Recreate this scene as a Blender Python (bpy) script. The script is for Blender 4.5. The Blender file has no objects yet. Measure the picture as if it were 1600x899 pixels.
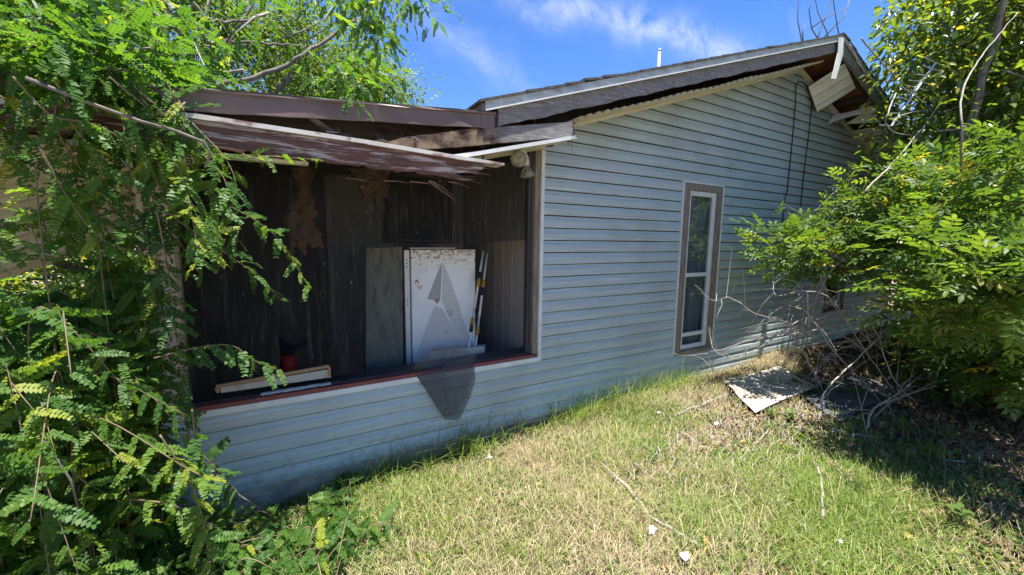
import bpy, bmesh, math, random
import numpy as np
from mathutils import Vector, Matrix, Quaternion
from mathutils.geometry import tessellate_polygon
random.seed(7); rng = np.random.default_rng(7)
S = bpy.context.scene; COL = S.collection
R = math.radians
# ------------------------------------------------------------ camera
F_PX, YAW, PITCH, ROLL = 617.49, .519158, .12154, .01273
CAM = Vector((0, -2.72, 1.517))
_f = Vector((math.sin(YAW)*math.cos(PITCH), math.cos(YAW)*math.cos(PITCH), -math.sin(PITCH)))
_r = Vector((math.cos(YAW), -math.sin(YAW), 0)); _u = _r.cross(_f)
_r2 = math.cos(ROLL)*_r + math.sin(ROLL)*_u; _u2 = -math.sin(ROLL)*_r + math.cos(ROLL)*_u
cd = bpy.data.cameras.new('camera'); co = bpy.data.objects.new('camera', cd); COL.objects.link(co)
cd.sensor_width = 36; cd.lens = F_PX*36/1600; cd.clip_start = .05; cd.clip_end = 500
co.matrix_world = Matrix(((_r2.x, _u2.x, -_f.x, CAM.x), (_r2.y, _u2.y, -_f.y, CAM.y), (_r2.z, _u2.z, -_f.z, CAM.z), (0, 0, 0, 1)))
S.camera = co
# ------------------------------------------------------------ sky, sun, exposure
SUN = Vector((.05, -.132, 1)).normalized()
W = bpy.data.worlds.new('World'); S.world = W; W.use_nodes = True
nt = W.node_tree; nt.nodes.clear()
wo = nt.nodes.new('ShaderNodeOutputWorld'); bg = nt.nodes.new('ShaderNodeBackground'); bg.inputs[1].default_value = .077
sky = nt.nodes.new('ShaderNodeTexSky'); sky.sky_type = 'NISHITA'; sky.sun_disc = False
sky.sun_elevation = math.asin(SUN.z); sky.sun_rotation = math.atan2(SUN.x, SUN.y)
sky.air_density = 1.0; sky.dust_density = .0; sky.ozone_density = 4.0
tc = nt.nodes.new('ShaderNodeTexCoord'); mp = nt.nodes.new('ShaderNodeMapping')
mp.inputs['Rotation'].default_value = (R(20), R(35), R(-28)); mp.inputs['Scale'].default_value = (.9, 4.2, 2.0)
mp.inputs['Location'].default_value = (.35, .2, .1)
n1 = nt.nodes.new('ShaderNodeTexNoise'); n1.inputs['Scale'].default_value = 1.5; n1.inputs['Detail'].default_value = 8; n1.inputs['Roughness'].default_value = .58; n1.inputs['Distortion'].default_value = .5
cr = nt.nodes.new('ShaderNodeValToRGB'); cr.color_ramp.elements[0].position = .53; cr.color_ramp.elements[1].position = .86
cr.color_ramp.elements[0].color = (0, 0, 0, 1); cr.color_ramp.elements[1].color = (.75, .75, .75, 1)
hs_ = nt.nodes.new('ShaderNodeHueSaturation'); hs_.inputs['Saturation'].default_value = 1.24; hs_.inputs['Hue'].default_value = .512; hs_.inputs['Value'].default_value = .95; nt.links.new(sky.outputs[0], hs_.inputs['Color'])
_d = lambda x, y: ((x-800)*_r2-(y-449.5)*_u2+F_PX*_f).normalized()
def vmath(op, a, b=None, s=None):
    n = nt.nodes.new('ShaderNodeVectorMath'); n.operation = op; nt.links.new(a, n.inputs[0])
    if b is not None: n.inputs[1].default_value = b
    return n.outputs['Value' if op in ('DOT_PRODUCT', 'LENGTH') else 'Vector']
def fmath(op, a, b):
    n = nt.nodes.new('ShaderNodeMath'); n.operation = op
    for i, q in enumerate((a, b)):
        if hasattr(q, 'links'): nt.links.new(q, n.inputs[i])
        else: n.inputs[i].default_value = q
    return n.outputs[0]
tcs_ = nt.nodes.new('ShaderNodeTexCoord').outputs['Generated']
def streak(p0, p1, width, length, amount):      # a cirrus streak along a great circle
    a, b = _d(*p0), _d(*p1); nrm = a.cross(b).normalized(); mid = (a+b).normalized()
    wn = nt.nodes.new('ShaderNodeTexNoise'); wn.inputs['Scale'].default_value = 3.; wn.inputs['Detail'].default_value = 3; nt.links.new(tcs_, wn.inputs[0])
    o = fmath('ADD', vmath('DOT_PRODUCT', tcs_, nrm), fmath('MULTIPLY', fmath('SUBTRACT', wn.outputs[0], .5), .16))
    q = fmath('DIVIDE', o, width); g = fmath('POWER', 2.718, fmath('MULTIPLY', fmath('MULTIPLY', q, q), -1.))
    l = fmath('DIVIDE', fmath('SUBTRACT', 1., vmath('DOT_PRODUCT', tcs_, mid)), length); g2 = fmath('POWER', 2.718, fmath('MULTIPLY', l, -1.))
    fn = nt.nodes.new('ShaderNodeTexNoise'); fn.inputs['Scale'].default_value = 9; fn.inputs['Detail'].default_value = 8; fn.inputs['Roughness'].default_value = .65; fn.inputs['Distortion'].default_value = .35
    mm = nt.nodes.new('ShaderNodeMapping'); mm.inputs['Scale'].default_value = (.8, 2.2, 1.6); nt.links.new(tcs_, mm.inputs[0]); nt.links.new(mm.outputs[0], fn.inputs[0])
    fr = nt.nodes.new('ShaderNodeMapRange'); fr.inputs[1].default_value = .33; fr.inputs[2].default_value = .72; nt.links.new(fn.outputs[0], fr.inputs[0])
    return fmath('MULTIPLY', fmath('MULTIPLY', g, g2), fmath('MULTIPLY', fr.outputs[0], amount))
streaks = fmath('ADD', streak((850,-5), (1180,100), .030, .05, .9), streak((690,30), (800,110), .03, .02, .4))
mx = nt.nodes.new('ShaderNodeMix'); mx.data_type = 'RGBA'; mx.inputs['B'].default_value = (4.0, 4.3, 4.7, 1)
L = nt.links.new
L(tc.outputs['Generated'], mp.inputs[0]); L(mp.outputs[0], n1.inputs[0]); L(n1.outputs[0], cr.inputs[0])
L(fmath('MINIMUM', fmath('ADD', fmath('MULTIPLY', cr.outputs[0], .35), streaks), .85), mx.inputs['Factor']); L(hs_.outputs[0], mx.inputs['A']); L(mx.outputs['Result'], bg.inputs[0]); L(bg.outputs[0], wo.inputs[0])
sl = bpy.data.lights.new('sun', 'SUN'); sl.energy = 4.6; sl.angle = R(.53); sl.color = (1, .95, .87)
so = bpy.data.objects.new('sun', sl); COL.objects.link(so); so.rotation_euler = SUN.to_track_quat('Z', 'Y').to_euler(); so.location = (0, 0, 12)
S.view_settings.view_transform = 'Standard'; S.view_settings.look = 'None'; S.view_settings.exposure = 1.74; S.view_settings.gamma = 1
S.render.engine = 'CYCLES'; S.cycles.transparent_max_bounces = 16; S.cycles.max_bounces = 6

# ------------------------------------------------------------ helpers
def P(x, y, Y=None, Z=None, X=None, t=None):
    """point in the place seen at photo pixel (x, y), on the plane Y=, Z= or X=, or at t metres"""
    d = ((x-800)*_r2 - (y-449.5)*_u2 + F_PX*_f).normalized()
    if Y is not None: s = (Y-CAM.y)/d.y
    elif Z is not None: s = (Z-CAM.z)/d.z
    elif X is not None: s = (X-CAM.x)/d.x
    else: s = t
    return CAM + d*s
class MB:
    def __init__(s): s.v = []; s.f = []
    def add(s, vs, fs):
        o = len(s.v); s.v += [tuple(v) for v in vs]; s.f += [tuple(o+i for i in f) for f in fs]; return s
    def hexa(s, b, t):      # 4 bottom, 4 top points, counter-clockwise from above
        return s.add(list(b)+list(t), [(3,2,1,0),(4,5,6,7),(0,1,5,4),(1,2,6,5),(2,3,7,6),(3,0,4,7)])
    def box(s, x0, x1, y0, y1, z0, z1):
        return s.hexa([(x0,y0,z0),(x1,y0,z0),(x1,y1,z0),(x0,y1,z0)], [(x0,y0,z1),(x1,y0,z1),(x1,y1,z1),(x0,y1,z1)])
    def tube(s, path, rad, n=6, cap=True):
        path = [Vector(p) for p in path]; k = len(path)
        if not hasattr(rad, '__len__'): rad = [rad]*k
        t0 = (path[1]-path[0]).normalized(); a = t0.orthogonal().normalized(); rings = []
        o = len(s.v)
        for i, p in enumerate(path):
            t = (path[min(i+1, k-1)]-path[max(i-1, 0)]).normalized()
            a = (a - t*a.dot(t)).normalized(); b = t.cross(a)
            for j in range(n):
                q = 2*math.pi*j/n; s.v.append(tuple(p + (a*math.cos(q)+b*math.sin(q))*rad[i]))
        for i in range(k-1):
            for j in range(n): s.f.append((o+i*n+j, o+i*n+(j+1) % n, o+(i+1)*n+(j+1) % n, o+(i+1)*n+j))
        if cap: s.f.append(tuple(o+j for j in range(n))[::-1]); s.f.append(tuple(o+(k-1)*n+j for j in range(n)))
        return s
    def lathe(s, c, ax, prof, n=14):      # prof: (radius, height along ax)
        ax = Vector(ax).normalized(); a = ax.orthogonal().normalized(); b = ax.cross(a); c = Vector(c); o = len(s.v); k = len(prof)
        for r, h in prof:
            for j in range(n):
                q = 2*math.pi*j/n; s.v.append(tuple(c+ax*h+(a*math.cos(q)+b*math.sin(q))*r))
        for i in range(k-1):
            for j in range(n): s.f.append((o+i*n+j, o+i*n+(j+1) % n, o+(i+1)*n+(j+1) % n, o+(i+1)*n+j))
        s.f.append(tuple(o+j for j in range(n))[::-1]); s.f.append(tuple(o+(k-1)*n+j for j in range(n)))
        return s
    def slab(s, pts, th):      # polygon with thickness along its normal
        pts = [Vector(p) for p in pts]; nn = Vector((0,0,0))
        for i in range(len(pts)): nn += (pts[i]-pts[0]).cross(pts[(i+1) % len(pts)]-pts[0])
        nn.normalize(); k = len(pts)
        vs = [p+nn*th/2 for p in pts]+[p-nn*th/2 for p in pts]
        return s.add(vs, [tuple(range(k)), tuple(range(2*k-1, k-1, -1))]+[(i, i+k, (i+1) % k+k, (i+1) % k) for i in range(k)])
def obj(name, mb, mat, parent=None, smooth=False, loc=None, bevel=0):
    me = bpy.data.meshes.new(name)
    if isinstance(mb, MB): me.from_pydata(mb.v, [], mb.f); me.update()
    else: me = mb
    if mat is not None and not me.materials: me.materials.append(mat)
    if smooth:
        for p in me.polygons: p.use_smooth = True
    o = bpy.data.objects.new(name, me); COL.objects.link(o)
    if bevel:
        m = o.modifiers.new('bevel', 'BEVEL'); m.width = bevel; m.segments = 2; m.limit_method = 'ANGLE'
    if parent is not None:
        o.parent = parent
        p = parent; w = Vector((0,0,0))
        if parent.type == 'EMPTY': o.matrix_parent_inverse = Matrix.Translation(-parent.location)
    return o
def tag(o, label, cat, group=None):
    o['label'] = label; o['category'] = cat
    if group: o['group'] = group
    return o
def thing(name, label, cat, loc, group=None):
    o = bpy.data.objects.new(name, None); COL.objects.link(o); o.location = loc; o.empty_display_size = .1
    return tag(o, label, cat, group)
def struct(o): o['kind'] = 'structure'; return o
def np_mesh(name, V, faces, mat, rnd=None):
    """V (n,3); faces list of (m,k) index arrays; rnd per-vertex float stored as attribute"""
    me = bpy.data.meshes.new(name); V = np.asarray(V, np.float32)
    me.vertices.add(len(V)); me.vertices.foreach_set('co', V.ravel())
    tot = sum(f.size for f in faces); npoly = sum(len(f) for f in faces)
    me.loops.add(tot); me.polygons.add(npoly)
    me.loops.foreach_set('vertex_index', np.concatenate([f.ravel() for f in faces]).astype(np.int32))
    sizes = np.concatenate([np.full(len(f), f.shape[1]) for f in faces]); st = np.concatenate([[0], np.cumsum(sizes)[:-1]])
    me.polygons.foreach_set('loop_start', st.astype(np.int32))
    me.update(calc_edges=True); me.validate()
    if rnd is not None:
        a = me.attributes.new('rnd', 'FLOAT', 'POINT'); a.data.foreach_set('value', np.asarray(rnd, np.float32))
    me.materials.append(mat)
    return me
def frames(d, up=None):
    """rotation matrices (n,3,3) whose columns are side, direction d, normal"""
    d = d/np.linalg.norm(d, axis=1, keepdims=True)
    if up is None: up = rng.normal(size=d.shape)*.35+np.array([0, 0, 1.])
    s = np.cross(d, up); s /= np.linalg.norm(s, axis=1, keepdims=True)+1e-9
    n = np.cross(s, d)
    return np.stack([s, d, n], axis=2)
def scatter(T, F, pos, M, sc, rnd):
    """instances of template (T verts, F list of face arrays) -> verts, faces, rnd"""
    n = len(pos); k = len(T)
    V = np.einsum('nij,kj->nki', M, T)*np.asarray(sc).reshape(-1, 1, 1)+pos[:, None, :]
    off = (np.arange(n)*k)[:, None, None]
    return V.reshape(-1, 3), [(f[None]+off).reshape(-1, f.shape[1]) for f in F], np.repeat(rnd, k)
def merge(parts):
    Vs, Fs, Rs, o = [], {}, [], 0
    for V, F, r in parts:
        Vs.append(V); Rs.append(r)
        for f in F: Fs.setdefault(f.shape[1], []).append(f+o)
        o += len(V)
    return np.concatenate(Vs), [np.concatenate(v) for v in Fs.values()], np.concatenate(Rs)
# ------------------------------------------------------------ materials
def mat(name, c1, c2, scale=8, stretch=(1,1,1), rough=.7, bump=.0, detail=6, spec=.3, lo=.35, hi=.65, extra=None, metal=0, bscale=None, dist=0):
    """two-colour noise material in object space; extra = list of (colour, scale, stretch, lo, hi, amount) layers"""
    m = bpy.data.materials.new(name); m.use_nodes = True; t = m.node_tree; N = t.nodes; K = t.links.new
    b = N['Principled BSDF']; b.inputs['Roughness'].default_value = rough; b.inputs['Specular IOR Level'].default_value = spec; b.inputs['Metallic'].default_value = metal
    g = N.new('ShaderNodeTexCoord')
    def noise(sc, st, lo, hi, dd=detail):
        mpn = N.new('ShaderNodeMapping'); mpn.inputs['Scale'].default_value = st; K(g.outputs['Object'], mpn.inputs[0])
        n = N.new('ShaderNodeTexNoise'); n.inputs['Scale'].default_value = sc; n.inputs['Detail'].default_value = dd; n.inputs['Roughness'].default_value = .62; n.inputs['Distortion'].default_value = dist
        K(mpn.outputs[0], n.inputs[0])
        r = N.new('ShaderNodeMapRange'); r.inputs[1].default_value = lo; r.inputs[2].default_value = hi; K(n.outputs[0], r.inputs[0])
        return r.outputs[0], n.outputs[0]
    fac, raw = noise(scale, stretch, lo, hi)
    x = N.new('ShaderNodeMix'); x.data_type = 'RGBA'; x.inputs['A'].default_value = (*c1, 1); x.inputs['B'].default_value = (*c2, 1); K(fac, x.inputs['Factor'])
    out = x.outputs['Result']
    for (c, sc, st, l2, h2, am) in (extra or []):
        f2, _ = noise(sc, st, l2, h2)
        mm = N.new('ShaderNodeMath'); mm.operation = 'MULTIPLY'; mm.inputs[1].default_value = am; K(f2, mm.inputs[0])
        y = N.new('ShaderNodeMix'); y.data_type = 'RGBA'; y.inputs['B'].default_value = (*c, 1); K(out, y.inputs['A']); K(mm.outputs[0], y.inputs['Factor']); out = y.outputs['Result']
    K(out, b.inputs['Base Color'])
    if bump:
        bf, braw = noise(bscale or scale*2, stretch, 0, 1)
        bp = N.new('ShaderNodeBump'); bp.inputs['Strength'].default_value = bump; bp.inputs['Distance'].default_value = .01; K(braw, bp.inputs['Height']); K(bp.outputs[0], b.inputs['Normal'])
    return m
def leafmat(name, ramp, rough=.45, trans=.4, tcol=None, spec=.35):
    """leaf: colour from per-leaf attribute rnd, part of the light passes through"""
    m = bpy.data.materials.new(name); m.use_nodes = True; t = m.node_tree; N = t.nodes; K = t.links.new
    b = N['Principled BSDF']; b.inputs['Roughness'].default_value = rough; b.inputs['Specular IOR Level'].default_value = spec
    a = N.new('ShaderNodeAttribute'); a.attribute_name = 'rnd'; r = N.new('ShaderNodeValToRGB')
    e = r.color_ramp.elements
    for i, (p, c) in enumerate(ramp):
        q = e[i] if i < 2 else e.new(p)
        q.position = p; q.color = (*c, 1)
    K(a.outputs['Fac'], r.inputs[0]); K(r.outputs[0], b.inputs['Base Color'])
    if trans:
        tr = N.new('ShaderNodeBsdfTranslucent'); hs = N.new('ShaderNodeMix'); hs.data_type = 'RGBA'; hs.blend_type = 'MULTIPLY'; hs.inputs['Factor'].default_value = 1
        hs.inputs['B'].default_value = (*(tcol or (2.1, 2.0, .6)), 1); K(r.outputs[0], hs.inputs['A']); K(hs.outputs['Result'], tr.inputs[0])
        ms = N.new('ShaderNodeMixShader'); ms.inputs[0].default_value = trans; K(b.outputs[0], ms.inputs[1]); K(tr.outputs[0], ms.inputs[2]); K(ms.outputs[0], N['Material Output'].inputs[0])
    return m
def screenmat(name, alpha, col=(.035, .035, .037), dust=(.32, .31, .29)):
    """woven insect screen: partly open mesh with dust streaks"""
    m = bpy.data.materials.new(name); m.use_nodes = True; t = m.node_tree; N = t.nodes; K = t.links.new; N.remove(N['Principled BSDF'])
    g = N.new('ShaderNodeTexCoord'); mpn = N.new('ShaderNodeMapping'); mpn.inputs['Scale'].default_value = (26, 26, 3); K(g.outputs['Object'], mpn.inputs[0])
    n = N.new('ShaderNodeTexNoise'); n.inputs['Scale'].default_value = 1.3; n.inputs['Detail'].default_value = 7; n.inputs['Roughness'].default_value = .7; K(mpn.outputs[0], n.inputs[0])
    r = N.new('ShaderNodeMapRange'); r.inputs[1].default_value = .50; r.inputs[2].default_value = .80; K(n.outputs[0], r.inputs[0])
    mp2 = N.new('ShaderNodeMapping'); mp2.inputs['Scale'].default_value = (75, 75, 30); K(g.outputs['Object'], mp2.inputs[0])
    v = N.new('ShaderNodeTexNoise'); v.inputs['Scale'].default_value = 1.; v.inputs['Detail'].default_value = 2; K(mp2.outputs[0], v.inputs[0])
    r2 = N.new('ShaderNodeMapRange'); r2.inputs[1].default_value = .69; r2.inputs[2].default_value = .77; K(v.outputs[0], r2.inputs[0])
    mxm = N.new('ShaderNodeMath'); mxm.operation = 'ADD'; mxm.use_clamp = True; ml = N.new('ShaderNodeMath'); ml.operation = 'MULTIPLY'; ml.inputs[1].default_value = .27; K(r.outputs[0], ml.inputs[0])
    K(ml.outputs[0], mxm.inputs[0]); K(r2.outputs[0], mxm.inputs[1])
    c = N.new('ShaderNodeMix'); c.data_type = 'RGBA'; c.inputs['A'].default_value = (*col, 1); c.inputs['B'].default_value = (*dust, 1); K(mxm.outputs[0], c.inputs['Factor'])
    d = N.new('ShaderNodeBsdfDiffuse'); K(c.outputs['Result'], d.inputs[0]); tr = N.new('ShaderNodeBsdfTransparent')
    ms = N.new('ShaderNodeMixShader'); K(tr.outputs[0], ms.inputs[1]); K(d.outputs[0], ms.inputs[2])
    am = N.new('ShaderNodeMapRange'); am.inputs[3].default_value = alpha; am.inputs[4].default_value = min(1, alpha+.3); K(mxm.outputs[0], am.inputs[0]); K(am.outputs[0], ms.inputs[0])
    K(ms.outputs[0], N['Material Output'].inputs[0]); return m
def glassmat():
    m = bpy.data.materials.new('window_glass'); m.use_nodes = True; t = m.node_tree; N = t.nodes; K = t.links.new; N.remove(N['Principled BSDF'])
    lw = N.new('ShaderNodeLayerWeight'); f = N.new('ShaderNodeMath'); f.operation = 'POWER'; f.inputs[1].default_value = 4.5; K(lw.outputs['Facing'], f.inputs[0]); g = N.new('ShaderNodeBsdfGlossy'); g.inputs['Roughness'].default_value = .03; tr = N.new('ShaderNodeBsdfTransparent'); tr.inputs[0].default_value = (.75, .8, .8, 1)
    a = N.new('ShaderNodeMath'); a.operation = 'MULTIPLY_ADD'; a.inputs[1].default_value = .6; a.inputs[2].default_value = .10; K(f.outputs[0], a.inputs[0])
    ms = N.new('ShaderNodeMixShader'); K(a.outputs[0], ms.inputs[0]); K(tr.outputs[0], ms.inputs[1]); K(g.outputs[0], ms.inputs[2]); K(ms.outputs[0], N['Material Output'].inputs[0]); return m
SID = mat('siding_vinyl', (.285, .355, .358), (.385, .455, .458), 3.2, (.5, 1, 26), .42, .12, spec=.45, lo=.32, hi=.68,
          extra=[((.64, .70, .71), 2.3, (.55, 1, 34), .56, .74, .7), ((.20, .22, .17), 1.1, (1, 1, 1), .50, .75, .5), ((.16, .19, .19), 3.4, (.4, 1, 30), .57, .72, .6), ((.12, .12, .10), 14, (.6, 1, 1.2), .66, .78, .6)])
WHT = mat('white_trim_paint', (.62, .64, .63), (.50, .52, .50), 9, (1,1,1), .5, extra=[((.30, .27, .22), 24, (1,1,1), .62, .74, .7)])
CRM = mat('cream_soffit_paint', (.60, .58, .44), (.50, .48, .36), 5, rough=.55, extra=[((.25, .22, .15), 11, (1,1,1), .6, .78, .6)])
SOF = mat('white_soffit_vinyl', (.66, .66, .60), (.55, .54, .47), 6, rough=.5, extra=[((.30, .26, .18), 9, (1,1,1), .6, .76, .6)])
GRYW = mat('weathered_grey_wood', (.105, .105, .108), (.26, .255, .25), 7, (2.2, 2.2, 20), .85, .7, lo=.3, hi=.7, extra=[((.42, .41, .39), 9, (.8, 1, 9), .56, .7, .75), ((.045, .042, .04), 16, (.5, 1, 6), .6, .7, .7)])
BRNW = mat('bare_brown_wood', (.145, .112, .085), (.25, .21, .17), 6, (9, 9, 1.2), .8, .5, extra=[((.30, .27, .24), 12, (5, 5, 1), .58, .72, .6)])
ROTW = mat('rotten_wood', (.07, .042, .028), (.19, .12, .075), 9, (1, 1, 7), .9, .9, extra=[((.30, .24, .19), 8, (1, 1, 9), .58, .7, .7)])
PEEL = mat('peeling_maroon_paint', (.078, .034, .024), (.115, .055, .040), 5, (1, 1, 8), .6, .5, extra=[((.40, .36, .34), 4.5, (.9, 1, 9), .50, .60, .85), ((.03, .018, .016), 8, (.6, 1, 9), .62, .7, .7)])
PEELW = mat('peeling_white_metal', (.55, .54, .50), (.40, .38, .36), 9, rough=.55, extra=[((.16, .06, .055), 4, (1.2, 1, 5), .54, .62, .8)])
BRNM = mat('brown_metal_fascia', (.115, .083, .072), (.14, .103, .090), 3, (1, 1, 3), .5, spec=.4, extra=[((.2, .16, .15), 14, (1, 1, 1), .64, .76, .35)])
DRIP = mat('drip_edge_metal', (.25, .30, .31), (.36, .41, .42), 5, (1, 1, 4), .5, extra=[((.13, .13, .125), 7, (1, 1, 3), .5, .7, .7)])
DARKW = mat('dark_roof_timber', (.035, .026, .021), (.075, .055, .042), 6, (1, 1, 6), .9, .5)
OSB = mat('rusty_brown_sheathing', (.13, .050, .022), (.24, .11, .05), 7, (1, 1, 1), .85, .4, extra=[((.05, .025, .015), 4, (1,1,1), .5, .66, .8)])
SHN = mat('asphalt_shingle', (.06, .058, .056), (.10, .095, .09), 30, (1,1,1), .95, .6)
CONC = mat('pinkish_concrete', (.52, .44, .375), (.40, .34, .29), 7, rough=.9, bump=.4, extra=[((.12, .11, .09), 3.5, (1, 1, 2.5), .52, .7, .7)])
REDS = mat('red_sill_paint', (.22, .060, .048), (.15, .045, .038), 9, (1, 3, 3), .6, .3, extra=[((.30, .20, .17), 14, (1, 3, 3), .6, .7, .6)])
BLK = mat('dark_frame', (.03, .03, .032), (.055, .055, .055), 9, rough=.6)
POST = mat('beige_pink_post_paint', (.50, .405, .345), (.43, .345, .29), 5, (1,1,2), .6, extra=[((.22, .18, .14), 9, (2, 2, 1), .6, .75, .6)])
PANEL = mat('tan_wall_panel', (.34, .29, .245), (.40, .345, .295), 3, (6, 6, 1), .6, extra=[((.12, .10, .085), 5, (2, 2, .6), .58, .75, .5)])
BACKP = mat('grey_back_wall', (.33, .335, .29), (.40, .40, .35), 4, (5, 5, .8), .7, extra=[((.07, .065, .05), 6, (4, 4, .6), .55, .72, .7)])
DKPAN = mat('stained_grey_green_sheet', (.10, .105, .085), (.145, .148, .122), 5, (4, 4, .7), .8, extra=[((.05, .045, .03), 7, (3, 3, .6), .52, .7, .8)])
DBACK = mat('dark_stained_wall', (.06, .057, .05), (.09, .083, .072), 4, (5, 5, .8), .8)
FRG = mat('rusty_white_enamel', (.78, .80, .78), (.72, .74, .72), 3, rough=.35, spec=.5, extra=[((.42, .44, .44), 2.5, (1, 1, 1), .5, .7, .5), ((.36, .19, .08), 60, (1, 1, 1), .62, .68, .7), ((.28, .10, .03), 4.6, (1, 1, 1), .66, .69, .95)])
def rust_top(m, z0, z1, col=(.30, .13, .045), am=.8, sc=38):      # rust specks that thicken towards the top edge
    t = m.node_tree; N = t.nodes; K = t.links.new; b = N['Principled BSDF']; src = b.inputs['Base Color'].links[0].from_socket
    g = N.new('ShaderNodeTexCoord'); sp = N.new('ShaderNodeSeparateXYZ'); K(g.outputs['Object'], sp.inputs[0])
    n = N.new('ShaderNodeTexNoise'); n.inputs['Scale'].default_value = sc; n.inputs['Detail'].default_value = 5; K(g.outputs['Object'], n.inputs[0])
    r = N.new('ShaderNodeMapRange'); r.inputs[1].default_value = z0; r.inputs[2].default_value = z1; r.inputs[3].default_value = -.12; r.inputs[4].default_value = .16; K(sp.outputs[2], r.inputs[0])
    a = N.new('ShaderNodeMath'); K(n.outputs[0], a.inputs[0]); K(r.outputs[0], a.inputs[1])
    s = N.new('ShaderNodeMapRange'); s.inputs[1].default_value = .60; s.inputs[2].default_value = .68; s.inputs[4].default_value = am; K(a.outputs[0], s.inputs[0])
    y = N.new('ShaderNodeMix'); y.data_type = 'RGBA'; y.inputs['B'].default_value = (*col, 1); K(s.outputs[0], y.inputs['Factor']); K(src, y.inputs['A']); K(y.outputs['Result'], b.inputs['Base Color'])
rust_top(FRG, 1.15, 1.43)
rust_top(SID, .34, -.06, (.21, .185, .14), .35, 26)
FIB = mat('tan_insulation', (.30, .19, .105), (.42, .29, .17), 9, rough=1, bump=1, extra=[((.16, .09, .05), 6, (1,1,.5), .5, .7, .6)])
GLASS = glassmat()
CURT = mat('pale_curtain', (.36, .37, .40), (.22, .23, .26), 6, (3, 3, .6), .9)
BLKR = mat('black_cable', (.012, .012, .013), (.02, .02, .02), 9, rough=.5)
ALU = mat('dull_aluminium', (.52, .54, .55), (.40, .41, .42), 9, rough=.35, metal=.7)
SHEET1 = mat('rust_tinged_metal_sheet', (.52, .485, .43), (.42, .38, .325), 3, rough=.5, spec=.5, extra=[((.42, .27, .17), 2.2, (1,1,1), .5, .7, .55), ((.20, .17, .14), 9, (1,1,1), .6, .75, .5)])
SHEET2 = mat('dark_grey_panel', (.065, .07, .078), (.095, .10, .11), 4, rough=.6, extra=[((.2, .18, .15), 10, (1,1,1), .64, .74, .5)])
BARK = mat('grey_bark', (.085, .072, .058), (.19, .172, .148), 12, (2, 2, .7), .9, .6, extra=[((.06, .05, .04), 9, (1,1,1), .58, .7, .6)])
BARKP = mat('pale_dry_branch_bark', (.21, .185, .155), (.34, .31, .27), 14, (1,1,1), .85, .5, extra=[((.12, .10, .085), 9, (1,1,1), .56, .7, .6)])
BARKB = mat('brown_vine_bark', (.12, .085, .055), (.2, .15, .1), 14, rough=.85, bump=.4)
WOODF = mat('light_brown_wood', (.24, .145, .075), (.30, .19, .105), 5, (3, 3, 3), .6)
BULB = mat('cloudy_bulb_glass', (.40, .39, .28), (.22, .21, .14), 18, rough=.12, spec=.8, lo=.45, hi=.55); BULB.node_tree.nodes['Principled BSDF'].inputs['Transmission Weight'].default_value = .55
GALV = mat('dusty_white_socket', (.52, .51, .44), (.42, .40, .33), 12, rough=.6)
YEL = mat('yellow_plastic', (.38, .24, .03), (.28, .17, .03), 9, rough=.5)
POLE = mat('white_tube', (.66, .66, .64), (.55, .55, .53), 9, rough=.35)
PAPER = mat('white_litter', (.62, .63, .66), (.48, .50, .54), 9, rough=.8)
REDT = mat('red_plastic', (.35, .02, .02), (.25, .015, .015), 9, rough=.5)

# ------------------------------------------------------------ ground
def gz(x, y):
    x = np.asarray(x, float); y = np.asarray(y, float)
    z = np.interp(x, [-4, -.5, 1.8, 3.6, 6, 12], [-.24, -.205, -.11, -.035, .03, .05])
    z = z + .02*np.sin(x*2.3+1)*np.cos(y*1.9) + .012*np.sin(x*5.1+y*4.3) + .05*np.exp(-((x-1.3)**2+(y+.75)**2)/.35)*(y < 0)
    return z
def ground():
    xs = np.unique(np.concatenate([np.linspace(-120, -4, 14), np.linspace(-4, 9, 131), np.linspace(9, 120, 14)]))
    ys = np.unique(np.concatenate([np.linspace(-120, -4, 14), np.linspace(-4, 3, 71), np.linspace(3, 120, 14)]))
    X, Y = np.meshgrid(xs, ys, indexing='ij'); Z = gz(X, Y)+rng.normal(size=X.shape)*.004
    V = np.stack([X, Y, Z], -1).reshape(-1, 3); n = len(ys)
    i, j = np.meshgrid(np.arange(len(xs)-1), np.arange(n-1), indexing='ij'); a = (i*n+j).ravel()
    F = np.stack([a, a+n, a+n+1, a+1], 1)
    m = mat('dry_soil', (.16, .115, .083), (.29, .225, .165), 5, rough=1, bump=.8, bscale=60, extra=[((.09, .065, .045), 3, (1,1,1), .5, .68, .7), ((.36, .31, .235), 60, (1,1,1), .55, .7, .6)])
    me = np_mesh('ground', V, [F], m)
    return struct(obj('ground', me, None, smooth=True))
ground()

# ------------------------------------------------------------ house
E_, Z0 = .1014, -.005            # siding exposure, bottom of first course
XR, ZW, SL = 5.525, 3.62, .333   # ridge, wall apex, roof slope
ZT = 3.825                       # top of the rake edge at the ridge
XL, XE = 1.80, 9.25
OV = .42                         # rake overhang
house = thing('house', 'abandoned single-storey house with blue-grey lap siding and open screened porch', 'house', (3, 0, 0))
wallm = MB()
def rk(x): return ZW - SL*abs(x-XR)
def col(x0, x1, z0, z1=None):      # a piece of sheathing, up to the rake when z1 is None
    a = rk(x0) if z1 is None else z1; b = rk(x1) if z1 is None else z1
    wallm.hexa([(x0,.004,z0),(x1,.004,z0),(x1,.1,z0),(x0,.1,z0)], [(x0,.004,a),(x1,.004,b),(x1,.1,b),(x0,.1,a)])
W1 = (3.526, 4.205, .30, 2.13); W2 = (6.756, 7.46, .58, 2.12)
col(-.65, XL, -.02, .50); col(XL+.012, W1[0]+.02, -.02); col(W1[0]+.02, W1[1]-.02, -.02, W1[2]+.02); col(W1[0]+.02, W1[1]-.02, W1[3]-.02)
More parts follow.
